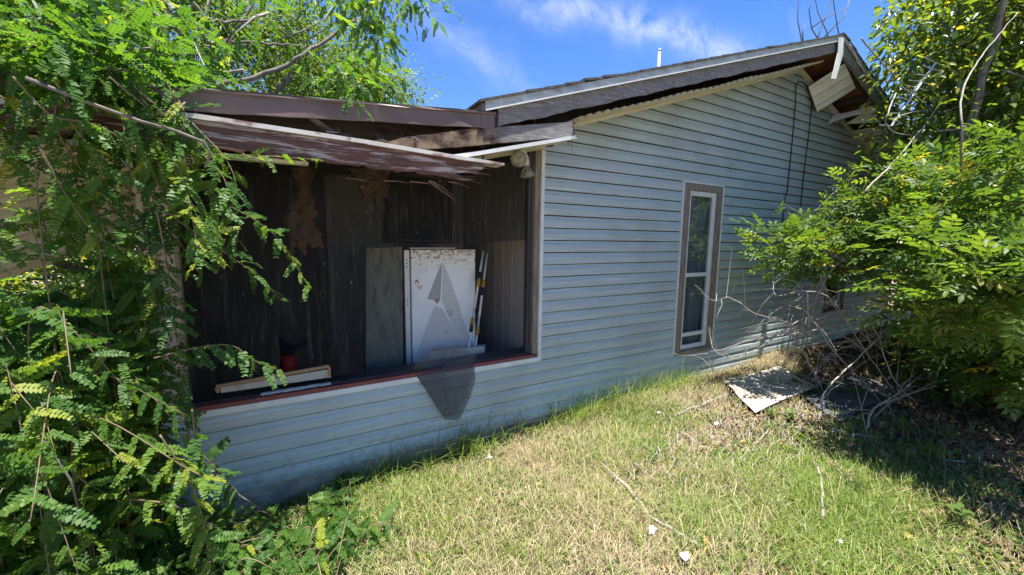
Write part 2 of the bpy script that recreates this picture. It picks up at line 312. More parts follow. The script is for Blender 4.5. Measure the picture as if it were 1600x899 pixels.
col(W1[1]-.02, XR, -.02); col(XR, W2[0]+.02, -.02); col(W2[0]+.02, W2[1]-.02, -.02, W2[2]); col(W2[0]+.02, W2[1]-.02, W2[3]-.02); col(W2[1]-.02, XE, -.02)
wall = obj('wall', wallm, DARKW, house)
PROF = [(.002, .0012), (-.0170, .0), (-.0195, .003), (-.0190, .052), (-.0165, .061), (-.0105, .074), (-.0068, .084), (-.0055, .0932), (.005, .0945)]
def board(x0f, x1f, z, proud=0, zmax=None):
    mb = MB(); n = len(PROF); k = 12; w1 = random.uniform(0, 6); am = random.uniform(.0004, .0012)
    for (y, dz) in PROF:
        zz = z+dz
        if zmax is not None: zz = min(zz, zmax)
        a, b = x0f(zz), x1f(zz)
        for i in range(k+1):
            x = a+(b-a)*i/k
            mb.v.append((x, y-proud+am*math.sin(x*3.1+w1), zz+am*math.sin(x*2.2+w1*2)))
    for r in range(n-1):
        for i in range(k): mb.f.append((r*(k+1)+i, r*(k+1)+i+1, (r+1)*(k+1)+i+1, (r+1)*(k+1)+i))
    return obj('siding_board', mb, SID, wall)
xl_r = lambda z: max(XL+.015, XR-(ZW-z)/SL)
xr_r = lambda z: min(XE, XR+(ZW-z)/SL)
c_ = lambda v: (lambda z: v)
for k in range(36):
    z = Z0+k*E_; zc = z+E_*.5
    if z > ZW-.02: break
    spans = []      # (left function, right function, zmax)
    left = c_(-.652) if z+E_ < .535 else xl_r
    gaps = [w for w in (W1, W2) if z+E_ > w[2]+.01 and z < w[3]-.02]
    cur = left
    for w in gaps: spans.append((cur, c_(w[0]+.002))); cur = c_(w[1]-.002)
    spans.append((cur, xr_r))
    for (a, b) in spans:
        a0, b0 = a(zc), b(zc); seam = ((k//2*1.37+.9) % 3.6)
        cuts = [x for x in (seam-.9, seam+2.76, seam+6.42) if a0+.35 < x < b0-.35]
        ed = [a]+[c_(x) for x in cuts]+[b]
        for i in range(len(ed)-1):
            lo = ed[i] if i == 0 else c_(cuts[i-1]-.03)
            board(lo, ed[i+1], z, proud=.0022*((i) % 2), zmax=.505 if (z < .5 < z+E_+.01 and b0 < 0) else None)
# foundation
obj('foundation', MB().box(-.645, XE, -.002, .25, -.6, -.008), CONC, house)
# trims round the porch opening: white channel, corner strip, brown jamb, red sill
def strip(name, m, *b): return obj(name, MB().box(*b), m, house, bevel=.002)
strip('sill_channel', WHT, -.655, 1.832, -.026, .004, .497, .534)
strip('jamb_channel', WHT, 1.800, 1.832, -.026, .010, .5345, 2.225)
strip('corner_trim', WHT, -.672, -.640, -.028, .03, -.03, .495)
strip('jamb_board', BRNW, 1.752, 1.7995, -.008, .095, .562, 2.24)
strip('screen_frame_stile', BLK, 1.712, 1.7515, .03, .075, .566, 2.23)
strip('sill_board', REDS, -.66, 1.799, -.022, .035, .5345, .560)
strip('sill_shelf', BLK, -.66, 1.80, .0355, .20, .535, .566)
strip('porch_post', POST, -.655, -.515, -.012, .13, .5605, 2.2)
strip('lower_post', POST, -.640, -.52, .03, .14, -.4, .53)
# ---- porch room
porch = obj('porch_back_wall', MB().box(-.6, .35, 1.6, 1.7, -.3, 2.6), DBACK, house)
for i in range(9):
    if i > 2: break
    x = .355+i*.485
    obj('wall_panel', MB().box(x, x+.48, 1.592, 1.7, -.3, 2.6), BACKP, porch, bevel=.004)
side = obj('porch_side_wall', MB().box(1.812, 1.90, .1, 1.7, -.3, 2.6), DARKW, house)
for i in range(9):
    y = .102+i*.166
    obj('wall_panel', MB().box(1.800, 1.8115, y, y+.160, -.3, 2.6), PANEL, side, bevel=.004)
obj('porch_floor', MB().box(-.64, 1.80, .12, 1.6, -.5, -.08), CONC, house)
wd = obj('porch_inner_window', MB().box(.93, 1.62, 1.565, 1.59, 1.50, 2.12), BLK, house)
obj('window_sill', MB().box(.90, 1.66, 1.53, 1.60, 1.455, 1.49), REDS, wd)
for (a, b, c, d) in ((.90, .94, 1.49, 2.16), (1.61, 1.65, 1.49, 2.16), (.94, 1.61, 2.12, 2.16)):
    obj('window_frame', MB().box(a, b, 1.55, 1.60, c, d), DARKW, wd)
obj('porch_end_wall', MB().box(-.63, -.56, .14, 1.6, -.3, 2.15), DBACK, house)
# ---- main body: back and side walls, interior partitions keep rooms dark
body = MB(); body.box(XL+.012, XE, 6.9, 7.0, -.3, 2.5); body.box(XE-.1, XE, .1, 6.9, -.3, 2.5); body.box(XL+.02, XL+.1, 1.7, 6.9, -.3, 2.5); body.box(XL+.1, XE-.1, 2.6, 2.7, -.3, 2.45)
obj('rear_walls', body, DARKW, house)
obj('room_floor', MB().box(XL+.1, XE-.1, .1, 6.9, -.3, -.05), DARKW, house)
# ---- main roof
roofm = MB()
def slopebox(mb, x0, x1, y0, y1, o0, o1):      # o0/o1 top/bottom offsets below the rake-top line
    t = lambda x: ZT-SL*abs(x-XR)
    mb.hexa([(x0,y0,t(x0)+o1),(x1,y0,t(x1)+o1),(x1,y1,t(x1)+o1),(x0,y1,t(x0)+o1)], [(x0,y0,t(x0)+o0),(x1,y0,t(x1)+o0),(x1,y1,t(x1)+o0),(x0,y1,t(x0)+o0)]); return mb
XEL, XER = 1.10, 9.9
slopebox(roofm, XEL, XR, -.395, 7.4, -.012, -.05); slopebox(roofm, XR, XER, -.395, 7.4, -.012, -.05)
roof = obj('roof', roofm, OSB, house)
cov = MB(); slopebox(cov, XEL-.03, XR, -.20, 7.42, .004, -.010); slopebox(cov, XR, XER+.03, -.20, 7.42, .004, -.010)
obj('roof_covering', cov, SHN, roof)
x = XEL-.04; i = 0
while x < XER:
    w = random.uniform(.13, .2); x1 = min(x+w, XR) if x < XR else x+w
    lift = random.uniform(0, .010)+(.012 if random.random() < .2 else 0); mb = MB()
    t = lambda q: ZT-SL*abs(q-XR)
    a, b = (lift, .002) if x < XR else (.002, lift)
    mb.hexa([(x,-.452,t(x)-.004+a),(x1,-.452,t(x1)-.004+b),(x1,-.195,t(x1)-.004+b),(x,-.195,t(x)-.004+a)], [(x,-.452,t(x)+.011+a),(x1,-.452,t(x1)+.011+b),(x1,-.195,t(x1)+.008+b),(x,-.195,t(x)+.008+a)])
    obj('shingle', mb, SHN, roof); x = x1+.004; i += 1
def wavyboard(x0, x1, y0, y1, o0, o1, n=60, amp=.004):      # board along the rake with an uneven lower edge
    mb = MB(); t = lambda q: ZT-SL*abs(q-XR); ph = random.uniform(0, 9)
    ring = []
    for i in range(n+1):
        x = x0+(x1-x0)*i/n; lo = t(x)+o1+amp*(math.sin(i*.9+ph)+.8*math.sin(i*2.3+ph)+.5*random.uniform(-1, 1)); hi = t(x)+o0+random.uniform(-1, 1)*.001
        mb.v += [(x, y0, lo), (x, y1, lo), (x, y1, hi), (x, y0, hi)]
    for i in range(n):
        for a, b in ((0, 1), (1, 2), (2, 3), (3, 0)): mb.f.append((i*4+a, i*4+b, i*4+4+b, i*4+4+a))
    mb.f += [(0, 1, 2, 3)[::-1], (n*4, n*4+1, n*4+2, n*4+3)]
    return mb
obj('fascia_board', wavyboard(1.20, XR-.01, -.422, -.396, -.045, -.165), GRYW, roof)
obj('fascia_board', wavyboard(XR+.01, XER, -.422, -.396, -.045, -.165), GRYW, roof)
obj('drip_edge', slopebox(MB(), XEL, XR-.004, -.440, -.430, -.001, -.052), DRIP, roof)
obj('drip_edge_lip', slopebox(MB(), XEL, XR-.004, -.449, -.4405, -.050, -.060), WHT, roof)
obj('drip_edge', slopebox(MB(), XR+.004, XER, -.440, -.430, -.001, -.052), DRIP, roof)
obj('sub_fascia', slopebox(MB(), 1.3, XR, -.39, -.36, -.051, -.15), DARKW, roof)
obj('sub_fascia', slopebox(MB(), XR, XER, -.39, -.36, -.051, -.15), DARKW, roof)
t_ = lambda q: ZT-SL*abs(q-XR)
obj('eave_fascia', MB().box(XEL-.02, XEL+.01, -.43, 7.4, t_(XEL)-.14, t_(XEL)-.012), BRNM, roof)
obj('eave_return', MB().box(XEL+.012, 1.196, -.41, 1.5, t_(XEL)-.13, t_(XEL)-.055), DARKW, roof)
# wall-side soffit channel, ribbed soffit panels with curled edges
def chan(x0, x1):
    t2 = lambda q: rk(q); mb = MB()
    mb.hexa([(x0,-.045,t2(x0)-.045),(x1,-.045,t2(x1)-.045),(x1,-.012,t2(x1)-.045),(x0,-.012,t2(x0)-.045)], [(x0,-.045,t2(x0)+.0),(x1,-.045,t2(x1)+.0),(x1,-.012,t2(x1)+.0),(x0,-.012,t2(x0)+.0)]); return mb
obj('soffit_channel', chan(1.86, XR-.002), CRM, roof); obj('soffit_channel', chan(XR+.002, XE), CRM, roof)
def soffit(x0, x1, curl):      # ribbed panel from wall to fascia
    mb = MB(); n = int((x1-x0)/.02); rows = 5
    for j in range(rows):
        y = -.014-(.405)*j/(rows-1)
        for i in range(n+1):
            x = x0+(x1-x0)*i/n; rib = .013*max(0, math.sin((x-x0)*2*math.pi/.085))**.6 if math.sin((x-x0)*2*math.pi/.085) > 0 else 0
            z = rk(x)-.012-rib*(1+curl*(j/(rows-1))**4)+curl*.006*math.sin(x*7)*(j/(rows-1))
            mb.v.append((x, y, z))
    for j in range(rows-1):
        for i in range(n): a = j*(n+1)+i; mb.f.append((a, a+1, a+n+2, a+n+1))
    return mb
x = 1.87
while x < 5.2: obj('soffit_panel', soffit(x, min(x+.33, 5.40), random.uniform(.3, 1.1)), CRM, roof); x += .334
for x in (7.05, 7.40, 7.75, 8.1, 8.45, 8.8): obj('soffit_panel', soffit(x, x+.33, .3), SOF, roof)
def ribsheet(c, n=6, rib=.008, m=None, name='soffit_panel', parent=None, bend=0):      # four corners a,b,c,d (a-b one end, d-c other), ribs run a->d
    a, b, cc, d = [Vector(p) for p in c]; nn = (b-a).cross(d-a).normalized(); mb = MB(); k = n*4; rows = 6
    for j in range(rows+1):
        v = j/rows
        for i in range(k+1):
            u = i/k; p = a.lerp(b, u).lerp(d.lerp(cc, u), v)
            p += nn*(rib*(1 if i % 4 in (1,) else 0)+bend*math.sin(v*math.pi)*(u-.3))
            mb.v.append(tuple(p))
    for j in range(rows):
        for i in range(k): q = j*(k+1)+i; mb.f.append((q, q+1, q+k+2, q+k+1))
    o = obj(name, mb, m, parent); sm = o.modifiers.new('thickness', 'SOLIDIFY'); sm.thickness = .003; return o
o = ribsheet([P(1263,136,Y=-.06), P(1277,175,Y=-.08), P(1337,138,Y=-.34), P(1320,99,Y=-.38)], 3, .010, SOF, parent=roof); o['label'] = 'loose white soffit panel hanging below the gable peak'
o = ribsheet([P(1303,180,Y=-.05), P(1292,195,Y=-.07), P(1350,178,Y=-.33), P(1369,164,Y=-.38)], 2, .010, SOF, parent=roof, bend=.03); o['label'] = 'buckled white soffit panel hanging from the right rake'
ribsheet([P(1318,196,Y=-.10), P(1322,194,Y=-.12), P(1372,192,Y=-.36), P(1368,165,Y=-.375)], 1, .006, SOF, parent=roof)
for x in (5.95, 6.55, 7.0): obj('lookout', MB().box(x, x+.04, -.39, .0, t_(x)-.15, t_(x)-.06), DARKW, roof)
obj('ridge_trim', MB().slab([P(1310,59,Y=-.455), P(1318,59,Y=-.455), P(1317,84,Y=-.458), P(1306,124,Y=-.47), P(1299,123,Y=-.47), P(1309,82,Y=-.458)], .006), WHT, roof)
vp = obj('vent_pipe', MB().tube([(5.37, 2, 3.5), (5.37, 2, 4.545)], .021, 12), POLE, roof, True)
obj('pipe_cap', MB().lathe((5.37, 2, 4.545), (0,0,1), [(.024, 0), (.025, .02), (.018, .035), (.004, .042)], 12), POLE, vp, True)
# ---- low porch roof with brown metal edge, fallen fascia, rotten rake board
pz = lambda x: 2.30+.093*(x-1.3)      # top of the brown edge
pr = MB(); pr.hexa([(-1.5,-.40,pz(-1.5)-.05),(1.17,-.40,pz(1.17)-.05),(1.17,3.5,pz(1.17)-.05),(-1.5,3.5,pz(-1.5)-.05)], [(-1.5,-.40,pz(-1.5)-.008),(1.17,-.40,pz(1.17)-.008),(1.17,3.5,pz(1.17)-.008),(-1.5,3.5,pz(-1.5)-.008)])
proof = obj('porch_roof', pr, DARKW, house)
def edge(x0, x1, y0, y1, o0, o1, n=1, f=pz, jit=0):
    mb = MB()      # one strip along x; n pieces, jit = dents
    for i in range(n+1):
        a = x0+(x1-x0)*i/n; j = [random.gauss(0, jit) for _ in range(4)]
        mb.v += [(a, y0+j[2], f(a)+o1+j[0]), (a, y1+j[2], f(a)+o1+j[0]), (a, y1+j[3], f(a)+o0+j[1]*.5), (a, y0+j[3], f(a)+o0+j[1]*.5)]
    for i in range(n):
        for a, b in ((0, 1), (1, 2), (2, 3), (3, 0)): mb.f.append((i*4+a, i*4+b, i*4+4+b, i*4+4+a))
    mb.f += [(3, 2, 1, 0), (n*4, n*4+1, n*4+2, n*4+3)]
    return mb
obj('metal_fascia', edge(-1.5, 1.17, -.428, -.412, -.004, -.086, 26, pz, .0025), BRNM, proof)
obj('metal_fascia_lip', edge(-1.5, 1.175, -.438, -.41, .004, -.0035, 26, pz, .0012), BRNM, proof)
obj('membrane_edge', edge(-1.5, 1.18, -.428, 3.5, .014, .0055, 30, pz, .0025), SHN, proof)
for i in range(6):
    y = -.25+i*.5; obj('rafter', edge(-1.4, 1.75, y, y+.04, -.052, -.14), DARKW, proof)
obj('porch_ceiling', MB().box(-.62, 1.78, .45, 1.6, 2.20, 2.212), DARKW, proof)
obj('porch_header', MB().box(-.65, 1.30, .0, .09, 2.10, 2.2), DARKW, proof)
obj('porch_gable_fill', MB().box(1.175, 1.8, .02, 1.6, 2.24, 2.36), DARKW, proof)
obj('rear_roof_shade', MB().box(1.2, 1.8, .05, 6.9, 2.365, 2.41), DARKW, proof)
# fallen maroon fascia: jagged right end
def fallen():
    top = [(-1.5, 1.98), (-.9, 1.983), (-.31, 2.020), (.4, 2.002), (.9, 1.982), (1.10, 1.968)]
    bot = [(1.085, 1.944), (1.04, 1.930), (1.075, 1.918), (.95, 1.912), (.90, 1.902), (1.03, 1.880), (.98, 1.872), (.75, 1.882), (.5, 1.886), (.2, 1.893), (-.31, 1.912), (-.9, 1.896), (-1.5, 1.885)]
    dense = []
    for (xa, za), (xb, zb) in zip(bot, bot[1:]):
        m_ = max(1, int(abs(xb-xa)/.03))
        for i in range(m_): dense.append((xa+(xb-xa)*i/m_+random.gauss(0, .003), za+(zb-za)*i/m_+random.gauss(0, .0045)*(1 if i else 0)))
    pts = top+dense+[bot[-1]]; mb = MB(); k = len(pts)
    f = lambda x: -.452+.008*math.sin(x*1.7)
    mb.v = [(x, f(x), z) for x, z in pts]+[(x, f(x)+.026, z) for x, z in pts]
    mb.f = [tuple(range(k)), tuple(range(2*k-1, k-1, -1))]+[(i, i+k, (i+1) % k+k, (i+1) % k) for i in range(k)]
    return mb
fb = obj('fallen_fascia', fallen(), PEEL, proof); fb['label'] = 'sagging maroon fascia board with peeling paint and splintered end'
mb = MB(); xs = [-1.5, -.9, -.31, .4, .9, 1.22]; zt = [2.004, 2.006, 2.044, 2.026, 2.004, 1.992]
for i in range(5):
    a, b, za, zb = xs[i], xs[i+1], zt[i], zt[i+1]; h = .020 if i < 4 else .014
    mb.hexa([(a,-.468,za-.022),(b,-.468,zb-h),(b,-.36,zb-h),(a,-.36,za-.022)], [(a,-.468,za),(b,-.468,zb),(b,-.33,zb+.004),(a,-.33,za+.004)])
obj('fallen_drip_edge', mb, PEELW, proof)
mb = MB()
for i in range(5):
    a, b = xs[i], min(xs[i+1], .12); 
    if a > .1: break
    za = np.interp(a, [-1.5, -.9, -.3, .12], [1.875, 1.887, 1.897, 1.893]); zb = np.interp(b, [-1.5, -.9, -.3, .12], [1.875, 1.887, 1.897, 1.893])
    mb.hexa([(a,-.415,za-.022),(b,-.415,zb-.014),(b,-.36,zb-.014),(a,-.36,za-.022)], [(a,-.415,za),(b,-.415,zb),(b,-.36,zb),(a,-.36,za)])
obj('soffit_edge_trim', mb, CRM, proof)
for (p, q, r) in (((670,283),(692,302),.010), ((672,286),(714,316),.007), ((676,284),(708,306),.006), ((720,282),(752,287),.004), ((700,279),(745,276),.004), ((600,283),(640,287),.004), ((640,284),(690,292),.005), ((725,270),(768,274),.005), ((700,284),(735,294),.004), ((540,279),(575,284),.003), ((735,262),(772,266),.006)):
    a, b = P(*p, Y=-.41), P(*q, Y=-.40); obj('splinter', MB().tube([a, a.lerp(b, .5)+Vector((0,0,.006)), b], [r, r*.8, .001], 4), ROTW, fb)
# rotten grey rake board of the porch
def rotboard():
    mb = MB(); top = []; n = 44
    for i in range(n+1):
        u = i/n; x = .10+(1.79-.10)*u; z = 2.338-.205*(1.79-x)*(1.0 if x > .9 else 1.0); rot = max(0, 1-u*1.9)
        hi = z-random.uniform(0, .045)*rot-.03*rot; lo = z-.098+random.uniform(0, .02)*rot-.0*rot
        y = -.425+random.uniform(-.012, .02)*rot
        mb.v += [(x, y, lo), (x, y+.03, lo), (x, y+.03, hi), (x, y, hi)]
    for i in range(n):
        for a, b in ((0, 1), (1, 2), (2, 3), (3, 0)): mb.f.append((i*4+a, i*4+b, i*4+4+b, i*4+4+a))
    mb.f += [(3, 2, 1, 0), (n*4, n*4+1, n*4+2, n*4+3)]
    return mb
def rotmat():
    m = GRYW.copy(); m.name = 'half_rotten_board'; t = m.node_tree; N = t.nodes; K = t.links.new; b = N['Principled BSDF']; src = b.inputs['Base Color'].links[0].from_socket
    g = N.new('ShaderNodeTexCoord'); sp = N.new('ShaderNodeSeparateXYZ'); K(g.outputs['Object'], sp.inputs[0])
    n = N.new('ShaderNodeTexNoise'); n.inputs['Scale'].default_value = 9; n.inputs['Detail'].default_value = 6; K(g.outputs['Object'], n.inputs[0])
    ad = N.new('ShaderNodeMath'); ad.operation = 'MULTIPLY_ADD'; ad.inputs[1].default_value = .55; K(n.outputs[0], ad.inputs[0]); K(sp.outputs[0], ad.inputs[2])
    r = N.new('ShaderNodeMapRange'); r.inputs[1].default_value = 1.62; r.inputs[2].default_value = 1.40; K(ad.outputs[0], r.inputs[0])
    y = N.new('ShaderNodeMix'); y.data_type = 'RGBA'; K(r.outputs[0], y.inputs['Factor']); K(src, y.inputs['A'])
    n2 = N.new('ShaderNodeTexNoise'); n2.inputs['Scale'].default_value = 14; n2.inputs['Detail'].default_value = 5; K(g.outputs['Object'], n2.inputs[0])
    rr = N.new('ShaderNodeValToRGB'); rr.color_ramp.elements[0].position = .4; rr.color_ramp.elements[0].color = (.035, .02, .014, 1); rr.color_ramp.elements[1].position = .68; rr.color_ramp.elements[1].color = (.21, .145, .095, 1); K(n2.outputs[0], rr.inputs[0])
    K(rr.outputs[0], y.inputs['B']); K(y.outputs['Result'], b.inputs['Base Color']); return m
rb = obj('porch_rake_board', rotboard(), rotmat(), proof); rb['label'] = 'grey rake board rotted brown at its left end'
e2 = lambda x: 2.245-.262*(1.80-x) if x > 1.0 else 2.245-.262*.8-.22*(1.0-x)
obj('rake_soffit_trim', edge(.78, 1.815, -.440, -.43, .0, -.024, 8, e2), WHT, proof)
obj('rake_soffit', edge(.78, 1.815, -.4295, -.012, -.006, -.020, 8, e2), CRM, proof)
crumb = MB()
for i in range(46):
    p = Vector((1.80+random.gauss(0, .012), -.42+random.gauss(0, .02), random.uniform(2.225, 2.345))); s = random.uniform(.004, .010)
    crumb.lathe(p, (random.gauss(0,1), random.gauss(0,1), random.gauss(0,1)), [(s*.5, -s*.5), (s, 0), (s*.4, s*.5)], 5)
for (x, l) in ((1.70, .05), (1.765, .06), (1.79, .09)):
    p = Vector((x, -.41, 2.23)); crumb.tube([p, p-Vector((0,0,l))], .0015, 4)
obj('rot_crumbs', crumb, ROTW, rb)['kind'] = 'stuff'
for k in range(34):      # torn felt, splinters and debris in the open roof edge
    px = random.uniform(500, 760); py = float(np.interp(px, [500, 640, 760], [205, 216, 222]))+random.gauss(0, 6); p = P(px, py, Y=random.uniform(-.40, -.25)); l = random.uniform(.03, .14); dv = Vector((random.gauss(0, 1), random.gauss(0, .5), random.gauss(-.1, .35))).normalized()*l
    if k % 3: obj('roof_splinter', MB().tube([p, p+dv*.5+Vector((0,0,random.gauss(0,.008))), p+dv], [.006, .005, .001], 4), (ROTW, DARKW, GRYW)[k % 3], rb)
    else: obj('torn_felt', MB().slab([p, p+dv, p+dv+Vector((.02, .03, -.035)), p+Vector((.01, .05, -.02))], .003), SHN, rb)
# hanging cream soffit at the left corner
def quadsheet(c, **k): return ribsheet(c, parent=proof, **k)
quadsheet([P(-260,178,Y=-.36), P(310,240,Y=-.36), P(300,262,Y=.10), P(-260,300,Y=.10)], n=9, rib=.006, m=CRM, name='corner_soffit')
quadsheet([P(-220,325,Y=.16), P(-60,460,Y=.75), P(262,350,Y=.75), P(290,222,Y=.16)], n=6, rib=.010, m=CRM, name='corner_soffit')
obj('soffit_nailer', MB().tube([P(-100,330,Y=.78), P(40,392,Y=.78), P(260,470,Y=.78)], .03, 4), DARKW, proof)
# ---- insect screen with torn flaps
SCR = screenmat('insect_screen', .62, (.018, .018, .018), (.24, .235, .21)); SCR2 = screenmat('insect_screen_single', .38, (.12, .12, .125), (.38, .37, .35)); SCR3 = screenmat('insect_screen_fold', .60, (.06, .06, .064), (.36, .35, .33))
def poly(pts, y, nx=None):
    vs = [P(px, py, Y=y) for px, py in pts]; me = bpy.data.meshes.new('screen')
    me.from_pydata([tuple(v) for v in vs], [], [tuple(t) for t in tessellate_polygon([vs])]); me.update(); return me
scr = obj('insect_screen', poly([(292,230),(838,230),(832,375),(790,377),(740,384),(700,381),(640,386),(600,381),(571,386),(570,450),(573,520),(566,583),(480,592),(466,578),(458,549),(487,532),(455,540),(436,525),(438,560),(432,600),(290,640)], .055), SCR, house)
def flap(name, pts, m, lab=None):
    me = bpy.data.meshes.new(name); me.from_pydata([tuple(p) for p in pts[0]], [], pts[1]); o = obj(name, me, m, scr)
    if lab: o['label'] = lab
    return o
q = lambda x, y, Y: P(x, y, Y=Y)
flap('screen_flap', ([q(691,408,.04), q(667,468,.02), q(688,470,.03)], [(0,1,2)]), SCR3)
flap('screen_flap', ([q(692,409,.042), q(703,436,.042), q(715,470,.04), q(725,503,.04), q(735,530,.035), q(728,545,.035), q(708,512,.035), q(690,470,.035)], [(0,1,7),(1,2,7),(2,6,7),(2,3,6),(3,5,6),(3,4,5)]), SCR2)
flap('screen_flap', ([q(679,478,.045), q(664,516,.045), q(652,552,.045), q(647,579,.045), q(700,572,.04), q(745,556,.035), q(727,545,.035), q(708,513,.04), q(691,482,.045)], [(0,1,8),(1,7,8),(1,2,7),(2,4,7),(2,3,4),(4,6,7),(4,5,6)]), SCR2)
G = [[q(652,588,-.03), q(668,584,-.04), q(692,578,-.05), q(716,574,-.045), q(741,568,-.03)], [q(668,612,-.05), q(678,608,-.06), q(694,604,-.08), q(718,600,-.06), q(743,594,-.05)], [q(682,635,-.055), q(688,632,-.065), q(697,630,-.085), q(717,627,-.07), q(734,622,-.055)], [q(695,655,-.06), q(697,656,-.065), q(702,657,-.075), q(713,657,-.07), q(719,655,-.06)]]
mb = MB(); mb.v = [tuple(p) for r in G for p in r]; mb.f = [(j*5+i, j*5+i+1, j*5+i+6, j*5+i+5) for j in range(3) for i in range(4)]
o = obj('screen_flap', mb, SCR3, scr, True); o['label'] = 'torn corner of grey screen folded out over the sill'
flap('screen_flap', ([q(654,588,-.036), q(693,579,-.062), q(690,600,-.088), q(697,630,-.094), q(702,652,-.08), q(683,636,-.062), q(669,613,-.056)], [(0,1,2),(0,2,6),(2,3,6),(3,5,6),(3,4,5)]), SCR2)
mb = MB(); mb.v = [tuple(p) for p in (q(652,588,-.031), q(668,584,-.041), q(741,568,-.031), q(740,552,.03), q(700,570,.04), q(648,580,.044))]; mb.f = [(0,1,4,5), (1,2,3,4)]
obj('screen_flap', mb, SCR2, scr)
mb = MB(); mb.tube([q(652,588,-.034), q(669,613,-.053), q(683,636,-.058), q(696,656,-.063)], .003, 5); mb.tube([q(694,576,-.055), q(691,592,-.085), q(697,622,-.09), q(702,650,-.08)], .0018, 4)
obj('screen_hem', mb, BLK, scr)
# ---- windows
def window(x0, x1, z0, z1, lc, rc, tcs, bc, rails, lab):
    w = obj('window', MB().box(x0+.001, x1-.001, -.024, .003, z1-.016, z1), WHT, house); w['label'] = lab
    for b in ((x0, x0+.016, -.026, .003, z0, z1-.0165), (x1-.016, x1, -.026, .003, z0, z1-.0165)): obj('channel', MB().box(*b), WHT, w, bevel=.002)
    a, b, c, d = x0+.0165, x1-.0165, z0+.002, z1-.0165
    obj('casing', MB().box(a, a+lc, -.022, .06, c, d), BRNW, w, bevel=.003); obj('casing', MB().box(b-rc, b, -.020, .06, c, d), BRNW, w, bevel=.003)
    obj('casing', MB().box(a+lc+.0005, b-rc-.0005, -.021, .06, d-tcs, d), BRNW, w, bevel=.003)
    obj('sill', MB().hexa([(a+lc+.001,-.03,c-.01),(b-rc-.001,-.03,c-.01),(b-rc-.001,.06,c-.01),(a+lc+.001,.06,c-.01)], [(a+lc+.001,-.03,c+bc*.5),(b-rc-.001,-.03,c+bc*.5),(b-rc-.001,.06,c+bc),(a+lc+.001,.06,c+bc)]), BRNW, w)
    sa, sb, sc, sd = a+lc+.002, b-rc-.002, c+bc*.6, d-tcs-.002
    fr = .050
    for k in ((sa, sa+fr, sc, sd), (sb-fr, sb, sc, sd)): obj('sash', MB().box(k[0], k[1], .004, .05, k[2], k[3]), WHT, w, bevel=.004)
    zs = [sc+.0]+[r for r in rails]+[sd]
    for i, z in enumerate(zs):
        h = .05 if i in (0, len(zs)-1) else .042
        lo, hi = (z, z+h) if i == 0 else ((z-h, z) if i == len(zs)-1 else (z-h/2, z+h/2))
        obj('sash_rail', MB().box(sa+fr+.0005, sb-fr-.0005, .006 if i % 2 else .008, .048, lo, hi), WHT, w, bevel=.004)
    for i in range(len(zs)-1): obj('pane', MB().box(sa+fr-.004, sb-fr+.004, .024, .028, zs[i]+.018, zs[i+1]-.018), GLASS, w)
    return w
window(*W1, .100, .072, .068, .06, (.505, 1.16), 'tall narrow window with white sash in bare wood casing')
w2 = window(*W2, .08, .08, .08, .06, (1.35,), 'window in weathered casing behind the leafy shrub')
obj('blind', MB().box(W2[0]+.12, W2[1]-.12, .05, .056, 1.4, 2.0), CURT, w2)
def curtain(x0, x1, z0, z1, y, lab):
    mb = MB(); n = 60
    for j in range(13):
        v = j/12
        for i in range(n+1):
            u = i/n; sq = 1-.35*math.sin(v*math.pi)*.6; x = x0+(x1-x0)*(u*sq)
            mb.v.append((x, y+.022*math.sin(u*34+math.sin(v*3)*1.2)+.01*math.sin(u*13+v*5), z1+(z0-z1)*v))
    for j in range(12):
        for i in range(n): q_ = j*(n+1)+i; mb.f.append((q_, q_+1, q_+n+2, q_+n+1))
    return tag(obj('curtain', mb, CURT, None, True), lab, 'curtain')
curtain(3.58, 4.32, .30, 2.1, .075, 'pale curtain hanging behind the tall narrow window')

# ------------------------------------------------------------ things on and in the porch
fr_ = thing('refrigerator', 'rust-spotted white refrigerator standing inside the torn porch screen', 'refrigerator', (1.16, .82, -.08))
obj('cabinet', MB().box(.885, 1.46, .545, 1.1, -.08, 1.428), FRG, fr_, bevel=.012)
obj('door', MB().box(.885, 1.462, .50, .541, .0, 1.424), FRG, fr_, bevel=.008)
obj('hinge_strip', MB().box(.833, .875, .51, .55, -.05, 1.418), POLE, fr_, bevel=.003)
for z in (1.28, 1.31, 1.34, 1.0, .97): obj('screw', MB().tube([(.854, .507, z), (.854, .512, z)], .006, 8), BLK, fr_)
obj('top_edge', MB().box(.89, 1.28, .53, 1.05, 1.4285, 1.438), POLE, fr_)
def pole(top, bot, Yt, Yb, lab, joints):
    a, b = P(*top, Y=Yt), P(*bot, Y=Yb); b = b+(b-a)*.4
    g = thing('telescopic_pole', lab, 'pole', b, 'poles leaning on the refrigerator')
    obj('tube', MB().tube([a, a.lerp(b, .45)], .0105, 10), POLE, g, True)
    obj('tube', MB().tube([a.lerp(b, .45), b], .0085, 10), POLE, g, True)
    for t, m in joints: obj('clamp', MB().lathe(a.lerp(b, t), b-a, [(.012, -.04), (.018, -.03), (.016, 0), (.019, .02), (.012, .04)], 10), m, g, True)
pole((755,393), (733,536), .48, .30, 'white pole with yellow clamps leaning nearest the refrigerator', ((.20, BLKR), (.25, YEL), (.56, YEL), (.60, BLKR)))
pole((761,396), (741,558), .52, .30, 'white pole with yellow clamp leaning next to the panelled wall', ((.22, YEL), (.27, BLKR), (.54, YEL)))
tag(obj('grey_tray', MB().hexa([P(670,575,Y=.24), P(756,566,Y=.24), P(758,562,Y=.40), P(672,570,Y=.40)], [P(672,550,Y=.24), P(757,541,Y=.24), P(759,538,Y=.40), P(674,545,Y=.40)]), BACKP, None, bevel=.004), 'grey box edge showing just above the porch sill', 'box')
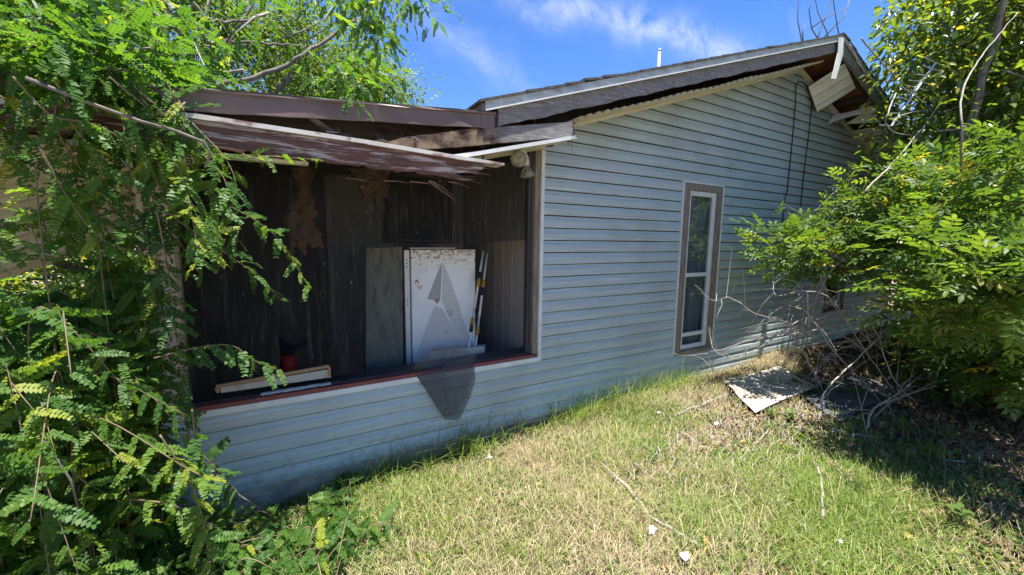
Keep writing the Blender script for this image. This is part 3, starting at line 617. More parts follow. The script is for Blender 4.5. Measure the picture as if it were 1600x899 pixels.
tag(obj('leaning_panel', MB().slab([P(572,388,Y=.50), P(628,386,Y=.50), P(630,600,Y=.42), P(571,606,Y=.42)], .012), DKPAN, None), 'stained grey-green sheet standing left of the refrigerator', 'panel')
pf = thing('picture_frame', 'brown wooden frame lying on the porch sill', 'frame', P(420,600,Y=.12))
for c in (((338,604),(514,572),.014), ((338,606),(342,613),.012), ((514,573),(515,590),.012)):
    a, b = P(*c[0], Y=.04), P(*c[1], Y=.04); obj('rail', MB().tube([a, b], c[2], 4), WOODF, pf)
obj('backing', MB().slab([P(344,606,Y=.046), P(513,577,Y=.046), P(513,590,Y=.047), P(346,614,Y=.047)], .006), BACKP, pf)
fl = MB()
for i in range(9):
    u = i/8; p = P(418+90*u, 612-11*u+random.uniform(-2, 2), Y=.03); p.z = .563
    fl.slab([p+Vector((random.uniform(-.04,-.02), random.uniform(-.03,-.01), .003)), p+Vector((random.uniform(.02,.04), random.uniform(-.03,-.01), .003)), p+Vector((random.uniform(.01,.04), random.uniform(.0,.02), .006)), p+Vector((random.uniform(-.04,-.01), random.uniform(.0,.02), .005))], .006)
tag(obj('paint_flakes', fl, POLE), 'white flaked paint crust lying on the red sill', 'paint flakes')
tag(obj('red_cup', MB().lathe(P(452,585,Y=.35), (0,.1,1), [(.045, 0), (.05, .06), (.056, .13), (.05, .131)], 14), REDT, None, True), 'red plastic cup seen through the hole in the screen', 'cup')
def batt(top, pts, Y, lab):
    mb = MB(); k = len(pts)
    fr = [P(x, y, Y=Y)+Vector((random.uniform(-.01,.01), random.uniform(-.02,.02), 0)) for x, y in pts]
    mb.v = [tuple(p) for p in fr]+[tuple(p+Vector((0, .07, .0))) for p in fr]
    mb.f = [tuple(range(k)), tuple(range(2*k-1, k-1, -1))]+[(i, i+k, (i+1) % k+k, (i+1) % k) for i in range(k)]
    o = obj('insulation_batt', mb, FIB, None, True)
    rm = o.modifiers.new('lumps', 'REMESH'); rm.mode = 'VOXEL'; rm.voxel_size = .011; rm.use_smooth_shade = True
    tx = bpy.data.textures.get('fibre_lumps') or bpy.data.textures.new('fibre_lumps', 'CLOUDS'); tx.noise_scale = .05; tx.noise_depth = 3
    dm = o.modifiers.new('ragged', 'DISPLACE'); dm.texture = tx; dm.strength = .07; dm.mid_level = .5; dm.texture_coords = 'GLOBAL'
    return tag(o, lab, 'insulation', 'insulation hanging in the porch')
batt(0, [(455,262),(490,262),(486,300),(494,330),(488,345),(500,362),(506,388),(497,382),(488,390),(480,368),(474,398),(464,380),(457,396),(446,398),(452,370),(438,345),(458,330),(462,300)], .75, 'ragged tan insulation strip hanging from the porch ceiling')
batt(0, [(545,262),(612,262),(606,285),(608,310),(596,306),(590,320),(582,300),(570,312),(560,290)], .7, 'tan insulation wad bulging from the ceiling near the splintered fascia')
fx = thing('floodlight', 'twin-lamp floodlight under the porch rake soffit', 'floodlight', (1.49, -.2, 2.15))
obj('base', MB().lathe((1.49, -.2, 2.125), (0,0,1), [(.045, 0), (.05, .012), (.05, .03)], 16), GALV, fx, True)
def lamp(p0, d, n):
    d = Vector(d).normalized(); p0 = Vector(p0)
    obj('socket', MB().lathe(p0, d, [(.012, -.03), (.017, 0), (.024, .012), (.026, .06), (.023, .075)], 14), GALV, fx, True)
    b = obj('bulb', MB().lathe(p0+d*.075, d, [(.022, 0), (.030, .02), (.052, .055), (.056, .066)], 18), BULB, fx, True)
    obj('lens', MB().lathe(p0+d*.1415, d, [(.056, 0), (.054, .006), (.040, .014), (.018, .019), (.002, .020)], 18), BULB, b, True)
lamp((1.475, -.21, 2.12), (-.45, -.75, -.42), 0); lamp((1.535, -.2, 2.12), (.12, -.05, -1), 1)
def cable(pts, lab):
    tag(obj('cable', MB().tube(pts, .006, 6), BLKR, None, True), lab, 'cable', 'black cables hanging on the gable wall')
q = lambda x, y: P(x, y, Y=-.030)
cable([q(1268,150), q(1262,136), q(1254,128), q(1247,128), q(1244,134), q(1243,160), q(1238,220), q(1233,270), q(1230,300), q(1226,312), q(1224,330), q(1222,362), q(1220,420)], 'black cable looping below the gable peak, the left of two')
cable([q(1266,140), q(1269,160), q(1265,200), q(1259,245), q(1253,300), q(1250,340), q(1248,400)], 'thin black cable on the gable wall, the right of two')

# ------------------------------------------------------------ plants: templates
def t_leaf(w=.36, fold=.10, curl=.12):      # one leaf along +y, unit length, folded on its midrib
    T = np.array([[0,0,0],[-w*.42,.28,fold*.8],[-w*.5,.52,fold-curl*.2],[-w*.3,.80,fold*.6-curl*.6],[0,1,-curl],[w*.3,.80,fold*.6-curl*.6],[w*.5,.52,fold-curl*.2],[w*.42,.28,fold*.8],[0,.5,-curl*.15]], float)
    return T, [np.array([[0,8,1],[1,8,2],[2,8,3],[3,8,4],[4,8,5],[5,8,6],[6,8,7],[7,8,0]])]
def t_leaf_low(w=.4):
    T = np.array([[0,0,0],[-w*.5,.5,.06],[0,1,-.1],[w*.5,.5,.06]], float)
    return T, [np.array([[0,2,1],[0,3,2]])]
def t_pinna(n=11, w=.15, droop=.18, taper=True):      # feather leaf: rachis with n pairs of oblong leaflets, unit length along +y
    V, F = [], []
    for i in range(n):
        u = (i+.8)/(n+.3); y = u; z = -droop*u*u
        l = w*(1 if not taper else (.55+.45*math.sin(math.pi*min(1, .18+u*.86)))); h = .64/n
        for s in (-1, 1):
            o = len(V); rz = random.uniform(-.05, .05)
            V += [[0, y-h*.4, z], [s*l*.55, y-h+.012, z+.025+rz], [s*l, y+h*.25+.03, z-.005+rz], [s*l*.55, y+h+.022, z+.02+rz], [0, y+h*.4, z]]
            f = [o, o+1, o+2, o+3, o+4]; F.append(f if s > 0 else f[::-1])
    o = len(V); r = .006
    for i in range(4): u = i/3; V += [[-r, u, -droop*u*u-.001], [r, u, -droop*u*u-.001]]
    Q = [[o+2*i, o+2*i+1, o+2*i+3, o+2*i+2] for i in range(3)]
    return np.array(V), [np.array(F), np.array(Q)]
def t_pinnate(n=3, lw=.15, ll=.48, droop=.2):      # compound leaf: n pairs of elliptic leaflets and an end leaflet
    parts = []; LT, LF = t_leaf(.40, .05, .10)
    pos, ds, sc = [], [], []
    for i in range(n):
        u = .25+.6*i/max(1, n-1)
        for s in (-1, 1): pos.append([0, u, -droop*u*u]); ds.append([s*.9, .45, -.12+random.uniform(-.15,.15)]); sc.append(ll*random.uniform(.85, 1.1))
    pos.append([0, .9, -droop*.8]); ds.append([0, 1, -.3]); sc.append(ll*1.1)
    M = frames(np.array(ds, float), np.tile([0,0,1.], (len(ds), 1)))
    V, F, _ = scatter(LT, LF, np.array(pos, float), M, np.array(sc), np.zeros(len(pos)))
    o = len(V); r = .008; st = []
    for i in range(3): u = .9*i/2; st += [[-r, u, -droop*u*u], [r, u, -droop*u*u]]
    return np.concatenate([V, np.array(st)]), [F[0], np.array([[o, o+1, o+3, o+2], [o+2, o+3, o+5, o+4]])]
def template_mesh(name, T, F, m, rnd): return np_mesh(name, T, F, m, np.full(len(T), rnd))
G_VINE = leafmat('vine_leaf', [(0, (.032, .082, .020)), (.45, (.062, .140, .028)), (.8, (.11, .195, .034)), (1, (.26, .30, .04))], .46, .5, spec=.2)
G_TREE = leafmat('glossy_tree_leaf', [(0, (.04, .075, .018)), (.5, (.08, .13, .026)), (.92, (.18, .22, .035)), (1, (.36, .30, .03))], .30, .5, spec=.6)
G_BACK = leafmat('sunny_tree_leaf', [(0, (.05, .095, .02)), (.6, (.09, .15, .028)), (1, (.17, .21, .04))], .45, .45)
G_SHRUB = leafmat('shrub_leaf', [(0, (.045, .095, .022)), (.55, (.085, .15, .032)), (.9, (.15, .21, .045)), (1, (.40, .33, .05))], .46, .42, spec=.3)
G_GRASS = leafmat('grass_blade', [(0, (.08, .15, .025)), (.35, (.17, .25, .045)), (.7, (.31, .35, .08)), (1, (.50, .45, .20))], .5, .3, (1.5, 1.5, .7))
G_STRAW = leafmat('dry_straw', [(0, (.11, .08, .045)), (.5, (.25, .205, .115)), (1, (.47, .40, .25))], .7, .15, (1.1, 1.05, .9), spec=.2)
G_LITTER = leafmat('fallen_leaf', [(0, (.055, .030, .018)), (.5, (.14, .080, .042)), (.85, (.26, .17, .085)), (1, (.46, .33, .09))], .6, .1, (1, 1, 1))
def vnorm(v): return v/(np.linalg.norm(v, axis=-1, keepdims=True)+1e-9)
def in_view(p, mx=140, my=120):
    v = np.asarray(p)-np.array(CAM); z = v@np.array(_f); z = np.where(z < .05, np.nan, z)
    x = 800+F_PX*(v@np.array(_r2))/z; y = 449.5-F_PX*(v@np.array(_u2))/z
    with np.errstate(invalid='ignore'): return (x > -mx) & (x < 1600+mx) & (y > -my) & (y < 899+my)
# ---- trees grown from a trunk towards clusters of leaves
def grow(name, label, cat, base, trunk, lobes, leafT, leafm, leaf_len, per, spread, bark=None, r0=.09, droop=.3, group=None, twig=.004, singles=0, single_box=None, upright=0, keep=None):
    bark = bark or BARK
    root = thing(name, label, cat, base, group)
    nodes = []; mbt = MB()
    for path, ra, rb_ in trunk:
        path = [Vector(p) for p in path]; fine = []
        for i in range(len(path)-1):
            for k in range(5):
                fine.append(path[i].lerp(path[i+1], k/5)+Vector((random.gauss(0,.012), random.gauss(0,.012), random.gauss(0,.008)))*(1 if i+k else 0))
        fine.append(path[-1]); n = len(fine); rr = [ra+(rb_-ra)*i/(n-1) for i in range(n)]
        mbt.tube(fine, rr, 8); nodes += [(p, r, i/(n-1)) for i, (p, r) in enumerate(zip(fine, rr)) if i > n*.25]
    obj('trunk', mbt, bark, root, True)
    cl = []
    for c, rad, n in lobes:
        for _ in range(n):
            d = Vector((random.gauss(0,1), random.gauss(0,1), random.gauss(0,1))).normalized()*random.random()**.45
            cl.append(Vector(c)+Vector((d.x*rad[0], d.y*rad[1], d.z*rad[2])))
    b0 = Vector(base); cl.sort(key=lambda p: min((p-q_[0]).length for q_ in nodes))
    br = MB(); arr = np.array([tuple(q_[0]) for q_ in nodes]); rads = [q_[1] for q_ in nodes]; arr = list(map(tuple, arr))
    A = np.array(arr)
    for p in cl:
        dist = np.linalg.norm(A-np.array(p), axis=1); k = int(np.argmin(dist)); st = Vector(A[k]); L_ = dist[k]
        if L_ < .05: continue
        ra = min(rads[k]*.75, .006+.022*L_); mid = st.lerp(p, .5)+Vector((random.gauss(0,.1), random.gauss(0,.1), random.gauss(.06,.08)))*L_
        pts = [st, st.lerp(mid, .55), mid, mid.lerp(p, .55), p]
        br.tube(pts, [ra, ra*.85, ra*.7, ra*.5, twig*.7], 5)
        A = np.concatenate([A, np.array([tuple(mid), tuple(mid.lerp(p, .55)), tuple(p)])]); rads += [ra*.7, ra*.5, twig]
    obj('branches', br, bark, root, True)['kind'] = 'stuff'
    C = np.array([tuple(p) for p in cl]); pos = np.repeat(C, per, 0)+np.clip(rng.normal(size=(len(C)*per, 3)), -2.4, 2.4)*np.array(spread)
    d = vnorm(pos-np.repeat(C, per, 0))+rng.normal(size=pos.shape)*.45; d[:, 2] += -droop+upright
    if keep is not None: k_ = keep(pos); pos, d = pos[k_], d[k_]
    cr_ = np.repeat(rng.random(len(C)), per)[:len(pos)] if keep is None else rng.random(len(pos))
    rnd = np.clip(.45*cr_+.55*rng.random(len(pos)), 0, 1)
    rnd = np.where(rng.random(len(pos)) < .025, 1, rnd*.94)
    sc = leaf_len*rng.uniform(.65, 1.2, len(pos)); Mx = frames(d)
    sel = np.zeros(len(pos), bool)
    if singles:      # the leaves nearest the viewer are objects of their own
        dd = np.linalg.norm(pos-np.array(CAM), axis=1); dd[~in_view(pos, -10, -10)] = 1e9
        sel[np.argsort(dd)[:singles]] = True
    T, F = leafT
    V, Fs, rr = scatter(T, F, pos[~sel], Mx[~sel], sc[~sel], rnd[~sel])
    fo = obj('crown', np_mesh('crown', V, Fs, leafm, rr), None, root); fo['kind'] = 'stuff'
    if singles:
        tm = [template_mesh('leaf', T, F, leafm, v) for v in (.15, .4, .6, .8, .93)]
        for i in np.nonzero(sel)[0]:
            o = bpy.data.objects.new('leaf', tm[int(min(4, rnd[i]*5))]); COL.objects.link(o); o.parent = root
            o.matrix_parent_inverse = Matrix.Translation(-root.location)
            m = Matrix(((*Mx[i][0], pos[i][0]), (*Mx[i][1], pos[i][1]), (*Mx[i][2], pos[i][2]), (0,0,0,1))); o.matrix_basis = m @ Matrix.Scale(float(sc[i]), 4)
    return root
LF = t_leaf(.42); LL = t_leaf_low(.42)
# sunny trees behind the porch roof
grow('background_tree', 'bright green tree rising behind the brown porch roof edge, against the sky', 'tree', (1.2, 6.5, -.1), [([(1.2,6.5,-.1),(1.0,6.5,1.6),(1.3,6.4,3.2),(1.1,6.3,4.4)], .16, .06)],
     [((1.3,6.4,3.6),(1.7,1.0,1.3),46), ((2.2,6.2,3.3),(1.2,.9,.9),34), ((.6,6.3,4.9),(1.3,.9,1.1),34), ((1.9,6.3,4.6),(.9,.7,.7),18)], LL, G_BACK, .10, 190, (.24,.24,.22), r0=.1, group='trees behind the porch roof')
grow('background_tree', 'dense tree with crossing bare limbs behind the left part of the porch roof', 'tree', (-1.3, 4.6, -.1), [([(-1.3,4.6,-.1),(-1.2,4.6,1.5),(-.7,4.5,2.8),(0.2,4.3,3.9)], .14, .05), ([(-1.2,4.6,1.5),(-1.9,4.4,2.9),(-2.0,4.3,4.3)], .10, .04)],
     [((-.9,4.5,3.4),(1.6,.8,1.2),46), ((-2.4,4.4,3.6),(1.2,.8,1.5),36), ((0.0,4.4,4.6),(1.1,.7,.8),22), ((-1.6,4.5,5.0),(1.3,.8,.8),24)], LL, G_BACK, .09, 190, (.24,.24,.22), group='trees behind the porch roof')
grow('background_tree', 'dark leafy thicket standing beyond the left end of the porch', 'tree', (-2.9, 3.2, -.2), [([(-2.9,3.2,-.2),(-2.8,3.1,.8),(-2.4,3.0,1.7)], .09, .04)],
     [((-2.2,2.6,.9),(1.5,.7,.9),50), ((-3.6,3.0,1.4),(1.2,.9,1.4),40), ((-1.2,3.4,.7),(.9,.5,.8),24)], LL, G_TREE, .10, 160, (.24,.24,.22), group='trees behind the porch roof')
# limb hanging over the roof edge, near the viewer, upper left
bt = lambda *p: [P(a, b, Y=c) for a, b, c in p]
PIN = t_pinna(10, .17, .22)
grow('overhanging_tree', 'grey-limbed feathery-leaved tree reaching in from the upper left corner', 'tree', (-2.1, .4, -.2),
     [([(-2.1,.4,-.2),(-2.0,.3,1.4)]+bt((-140,-40,.2),(60,-30,.4)), .09, .045),
      (bt((300,-60,.9),(262,10,.9),(258,55,.88),(240,78,.86),(212,92,.85)), .035, .012), (bt((240,-20,.9),(256,20,.88),(300,75,.86),(308,88,.85)), .02, .006),
      (bt((-40,70,.5),(120,72,.5),(236,74,.7)), .012, .008), (bt((258,-30,1.2),(330,32,1.2),(380,34,1.3),(420,20,1.3)), .015, .007), (bt((400,-10,1.4),(375,40,1.3),(340,80,1.3)), .016, .009),
      (bt((-60,40,-.3),(60,62,-.35),(150,85,-.4),(235,75,-.4)), .010, .004), (bt((-60,120,-.45),(90,112,-.45),(200,110,-.45)), .009, .005), (bt((330,66,1.6),(420,68,1.6),(470,70,1.6)), .014, .008), (bt((330,140,2.2),(430,108,2.2),(500,70,2.3),(600,0,2.4)), .026, .014)],
     [(P(120,40,Y=.3),(.55,.35,.25),9), (P(260,110,Y=.2),(.40,.25,.14),5), (P(330,60,Y=.8),(.5,.3,.25),6), (P(60,100,Y=-.4),(.35,.2,.12),9), (P(150,115,Y=-.45),(.2,.15,.09),5), (P(235,85,Y=-.2),(.2,.15,.12),4), (P(90,40,Y=-.3),(.4,.2,.2),7), (P(540,120,Y=.6),(.20,.2,.16),6), (P(560,20,Y=1.4),(.35,.3,.4),12), (P(660,5,Y=1.6),(.2,.2,.15),4)],
     PIN, G_VINE, .13, 26, (.10,.10,.09), droop=.5)

for k, (a, b) in enumerate((((20,-20),(120,60)), ((60,130),(210,60)), ((160,-10),(90,90)), ((330,-10),(300,120)), ((420,20),(330,110)), ((0,60),(150,20)), ((200,120),(330,130)), ((120,-20),(180,80)), ((380,110),(300,60)), ((440,60),(520,10)), ((20,100),(140,110)), ((240,20),(350,60)))):
    Y_ = random.uniform(-.1, 1.2); p0, p1 = P(*a, Y=Y_), P(*b, Y=Y_+random.uniform(-.2, .2)); bow = Vector((random.gauss(0,.05), random.gauss(0,.08), random.gauss(0,.07)))
    ot = [o for o in bpy.data.objects if o.name.startswith('overhanging_tree')][0]; r = random.uniform(.005, .011)
    obj('bare_twig', MB().tube([p0, p0.lerp(p1, .3)+bow*.8, p0.lerp(p1, .65)+bow, p1], [r, r*.8, r*.6, r*.3], 6), BARKP, ot, True)
# ---- feathery vine over the left corner
def vine():
    root = thing('feathery_vine', 'thick feathery-leaved vine smothering the left corner and porch post', 'vine', (-.95, -.8, -.2))
    shoots = []
    def path(pts, n=14):      # smooth curve through points
        pts = [Vector(p) for p in pts]; out = []
        ext = [pts[0]*2-pts[1]]+pts+[pts[-1]*2-pts[-2]]
        for i in range(1, len(ext)-2):
            a, b, c, d = ext[i-1:i+3]
            for k in range(n):
                t = k/n; out.append(.5*((2*b)+(c-a)*t+(2*a-5*b+4*c-d)*t*t+(3*b-a-3*c+d)*t**3))
        out.append(pts[-1]); return out
    pp = lambda Y, *p: [P(a, b, Y=Y+(i*.03 if len(p) > 2 else 0)) for i, (a, b) in enumerate(p)]
    named = [pp(-.62,(170,120),(250,190),(330,300),(400,345),(440,380),(480,445)), pp(-.62,(190,250),(260,330),(330,380),(400,430),(440,470)), pp(-.66,(240,560),(300,545),(360,540),(400,565),(440,580)),
             pp(-.55,(250,215),(320,240),(400,243),(500,250)), pp(-.7,(110,190),(150,250),(165,310),(200,370),(235,410)), pp(-.72,(60,230),(120,330),(170,380),(250,400)), pp(-.75,(20,120),(80,180),(150,195),(230,240)),
             pp(-.6,(250,110),(285,180),(300,225),(320,255)), pp(-.75,(300,640),(310,700),(350,745),(372,770)), pp(-.9,(250,680),(300,760),(320,830),(330,899)), pp(-.7,(200,780),(270,790),(330,820),(380,850)),
             pp(-.66,(245,330),(262,420),(275,520),(285,600),(290,660)), pp(-.58,(225,300),(245,400),(250,500),(262,600)), pp(-.5,(60,100),(150,150),(230,165),(290,190)), pp(-.5,(0,150),(60,190),(110,230),(120,290)),
             pp(-.62,(520,90),(545,130),(560,165))]
    for s in named: shoots.append((path(s), 1.0))
    for _ in range(420):      # the mass: arching shoots rooted along the corner
        x0 = random.uniform(-1.75, -.66); y0 = random.uniform(-1.0, -.25); b = Vector((x0, y0, gz(x0, y0)))
        h = random.choice((random.uniform(.25, .8), random.uniform(.7, 1.35), random.uniform(1.1, 1.5) if x0 < -.80 else random.uniform(1.2, 1.95))); out = Vector((random.gauss(.0, .17), random.gauss(-.12, .2), 0))
        if x0 > -.85: out.x = min(out.x, .10)
        top = b+Vector((0,0,h))+out*.5; tip = top+out*.9+Vector((0,0,-random.uniform(.05, .35)*h))
        shoots.append((path([b, b.lerp(top, .5)+out*.1, top, tip], 8), random.uniform(.5, 1)))
    for _ in range(30):      # climbing the post
        x0 = random.uniform(-.82, -.56); y0 = random.uniform(-.42, -.18); b = Vector((x0, y0, gz(x0, y0))); h = random.uniform(.9, 2.05); o_ = Vector((random.gauss(.03, .07), random.gauss(-.06, .06), 0))
        shoots.append((path([b, b+o_*.5+Vector((0,0,h*.5)), b+o_+Vector((0,0,h)), b+o_*2+Vector((0,0,h*.86))], 9), random.uniform(.6, .95)))
    for _ in range(26):      # hanging from the roof edge
        x0 = random.choice((random.uniform(-.72, -.30), random.uniform(-1.5, -.3))); b = Vector((x0, random.uniform(-.62, -.42), random.uniform(1.9, 2.18)-.1*abs(x0+.9))); l = random.uniform(.08, .2) if x0 < -.72 else random.uniform(.15, .6)
        shoots.append((path([b, b+Vector((random.gauss(.04,.08), -.05, -l*.4)), b+Vector((random.gauss(.08,.12), random.gauss(-.05,.05), -l))], 8), 1))
    for _ in range(130):      # low growth along the bottom
        x0 = random.uniform(-.75, .3); y0 = random.uniform(-.75, -.2); b = Vector((x0, y0, gz(x0, y0))); h = random.uniform(.10, .30)*(1 if x0 < -.25 else .62)
        o_ = Vector((random.gauss(0,.15), random.gauss(-.03,.12), 0)); shoots.append((path([b, b+o_*.4+Vector((0,0,h)), b+o_*1.2+Vector((0,0,h*.8))], 8), random.uniform(.5, .9)))
    st = MB(); pos, d, sc, rn = [], [], [], []
    for pts, dens in shoots:
        n = len(pts); r = random.uniform(.0025, .0045)
        st.tube(pts, [r*(1-.6*i/(n-1)) for i in range(n)], 4)
        acc = 0; step = .031/dens; tone = random.random(); side_ = 1
        for i in range(1, n):
            seg = pts[i]-pts[i-1]; acc += seg.length
            while acc > step:
                acc -= step
                if i < n*.12: continue
                t = seg.normalized(); s = t.cross(Vector((random.gauss(0,.3), random.gauss(-.5,.4), 1))).normalized()*side_; side_ = -side_
                pos.append(pts[i]); d.append(s*random.uniform(.7,1.1)+t*random.uniform(.2,.7)+Vector((0, -.15, random.gauss(-.3, .35)))); sc.append(random.uniform(.07, .138)*(.7 if i > n*.85 else 1)); rn.append(min(.93, .45*tone+.5*random.random()+(.12 if i > n*.8 else 0)))
    obj('stems', st, BARKB, root, True)
    def woody(*a): obj('woody_stem', MB().tube(*a), BARK, root, True)
    woody([P(40,870,Y=-.8), P(48,720,Y=-.8), P(45,660,Y=-.75), P(70,560,Y=-.7)], [.008, .007, .006, .005], 7); woody([P(55,670,Y=-.95), P(85,710,Y=-1.0), P(110,750,Y=-1.0), P(124,800,Y=-1.0)], [.002, .003, .0035, .002], 6)
    woody([P(40,122,Y=-.8), P(130,158,Y=-.78), P(220,190,Y=-.75), P(275,205,Y=-.72), P(318,222,Y=-.7), P(330,240,Y=-.7), P(320,262,Y=-.7)], [.007, .0065, .006, .006, .0055, .005, .004], 7)
    woody([P(288,640,Y=-.35), P(297,690,Y=-.36), P(310,720,Y=-.37), P(352,750,Y=-.4), P(375,775,Y=-.42), P(415,800,Y=-.45)], [.007, .006, .005, .006, .004, .002], 6)
    pos = np.array([tuple(p) for p in pos]); d = np.array([tuple(v) for v in d]); sc = np.array(sc); rn = np.array(rn); rn = np.where(rng.random(len(rn)) < .02, 1, rn)
    up = rng.normal(size=d.shape)*.45+np.array([.05, -.55, .8]); Mx = frames(d, up)
    dd = np.linalg.norm(pos-np.array(CAM), axis=1); dd[~in_view(pos, -10, -10)] = 1e9; sel = np.zeros(len(pos), bool); sel[np.argsort(dd)[:290]] = True
    temps = [t_pinna(n, w, dr) for n, w, dr in ((11, .17, .15), (9, .20, .3), (12, .16, .45))]; parts = []; kind = rng.integers(0, 3, len(pos))
    for k in range(3): m_ = (kind == k) & ~sel; parts.append(scatter(*temps[k], pos[m_], Mx[m_], sc[m_], rn[m_]))
    V, Fs, rr = merge(parts); o = obj('foliage', np_mesh('foliage', V, Fs, G_VINE, rr), None, root); o['kind'] = 'stuff'
    tm = [[template_mesh('leaf', *temps[k], G_VINE, v) for v in (.15, .4, .6, .8, .95)] for k in range(3)]
    for i in np.nonzero(sel)[0]:
        o = bpy.data.objects.new('leaf', tm[kind[i]][int(min(4, rn[i]*5))]); COL.objects.link(o); o.parent = root; o.matrix_parent_inverse = Matrix.Translation(-root.location)
        o.matrix_basis = Matrix(((*Mx[i][0], pos[i][0]), (*Mx[i][1], pos[i][1]), (*Mx[i][2], pos[i][2]), (0,0,0,1))) @ Matrix.Scale(float(sc[i]), 4)
    print('vine leaves', len(pos))
vine()

# ---- right side: tall tree, shrub, dry tangle
def right_keep(pos):      # crown stays right of the gable peak line seen in the place
    return pos[:, 1] < -2.72+pos[:, 0]/2.75
grow('shade_tree', 'tall glossy-leaved tree shading the right end of the house', 'tree', (6.2, -1.35, 0),
     [([(6.2,-1.35,0),(6.1,-1.3,1.2),(5.9,-1.35,2.2),(5.9,-1.5,3.4),(6.0,-1.6,4.6)], .05, .02), ([(6.15,-1.3,.8),(6.6,-1.1,1.9),(6.9,-1.0,3.2),(6.8,-1.0,4.4)], .035, .018), ([(6.1,-1.35,1.4),(6.6,-1.8,2.4),(6.9,-2.0,3.3)], .028, .014)],
     [((6.4,-1.15,3.6),(1.2,.6,1.7),80), ((7.4,-.75,4.2),(1.1,.6,1.7),60), ((6.9,-1.55,3.4),(.9,.5,1.5),60), ((7.3,-1.9,2.4),(1.0,.6,1.2),50), ((7.6,-1.2,2.2),(1.0,.6,1.2),40), ((7.0,-1.7,4.6),(1.2,.6,1.2),50)],
     LF, G_TREE, .095, 52, (.22,.22,.19), droop=.45, keep=right_keep)
grow('shade_tree', 'dark tree standing deep behind the right shrub', 'tree', (8.6, -2.4, 0),
     [([(8.6,-2.4,0),(8.5,-2.4,1.6),(8.4,-2.3,3.4)], .10, .04)], [((8.6,-2.3,2.2),(1.3,1.2,1.9),60), ((9.6,-1.0,2.2),(1.0,1.0,2.0),46), ((8.0,-3.2,2.6),(1.4,.8,1.8),46), ((10.6,-.2,3.2),(1.2,1.0,2.4),50), ((9.4,-1.6,5.2),(1.6,1.4,1.6),60), ((8.6,-3.6,4.6),(1.6,1.2,1.4),50)],
     LL, G_TREE, .13, 190, (.28,.28,.26), droop=.45)
PNT = t_pinnate(3)
grow('leafy_shrub', 'sunlit shrub with bunched compound leaves in front of the right window', 'shrub', (5.6, -1.75, 0),
     [([(5.6,-1.75,0),(5.3,-1.6,.6),(4.9,-1.35,1.1),(4.4,-1.0,1.40),(4.05,-.72,1.58)], .03, .010), ([(5.55,-1.7,.1),(5.5,-1.75,.9),(5.2,-1.8,1.4),(4.9,-1.8,1.65)], .028, .012), ([(5.6,-1.75,.1),(5.9,-1.5,1.0),(5.9,-1.3,1.7)], .03, .012), ([(5.5,-1.8,.2),(4.9,-2.0,.9),(4.2,-2.05,1.25)], .026, .010)],
     [(P(1255,395,Y=-.72),(.34,.22,.18),26), (P(1215,385,Y=-.66),(.12,.12,.10),6), (P(1330,400,Y=-.95),(.42,.28,.26),26), (P(1420,380,Y=-1.4),(.42,.28,.28),30), (P(1490,360,Y=-1.8),(.4,.25,.25),28), (P(1350,330,Y=-1.0),(.3,.25,.15),8), (P(1500,470,Y=-1.92),(.40,.22,.17),30), (P(1560,430,Y=-2.1),(.35,.18,.18),22), (P(1440,480,Y=-1.65),(.32,.22,.16),18), (P(1530,540,Y=-1.8),(.35,.25,.25),26), (P(1590,600,Y=-2.0),(.3,.25,.25),20), (P(1380,300,Y=-1.1),(.3,.25,.25),8), (P(1560,310,Y=-1.9),(.4,.3,.3),22), (P(1480,285,Y=-1.55),(.4,.3,.22),18), (P(1590,250,Y=-2.0),(.3,.2,.2),14), ((3.9,-2.45,1.35),(.55,.2,.2),26), ((4.6,-2.2,1.2),(.4,.25,.2),20), ((5.6,-1.9,1.6),(.6,.4,.3),26)],  # lobes out of view on the right are added to shade the ground
     PNT, G_SHRUB, .13, 10, (.12,.12,.095), droop=.05, upright=.35, singles=150, twig=.003)
grow('leafy_shrub', 'low dark shrub filling the lower right behind the dry branches', 'shrub', (6.6, -2.0, 0),
     [([(6.6,-2.0,0),(6.3,-1.9,.6),(6.0,-1.8,1.0)], .03, .012)], [((6.2,-1.75,.95),(.8,.5,.45),50), ((7.2,-1.4,.9),(.9,.5,.6),50), ((5.2,-2.25,.65),(.6,.25,.4),34), ((5.6,-1.7,.5),(.5,.3,.35),26), ((6.4,-2.4,.8),(1.0,.4,.5),40)], PNT, G_SHRUB, .13, 16, (.13,.13,.11), droop=.1, upright=.2)
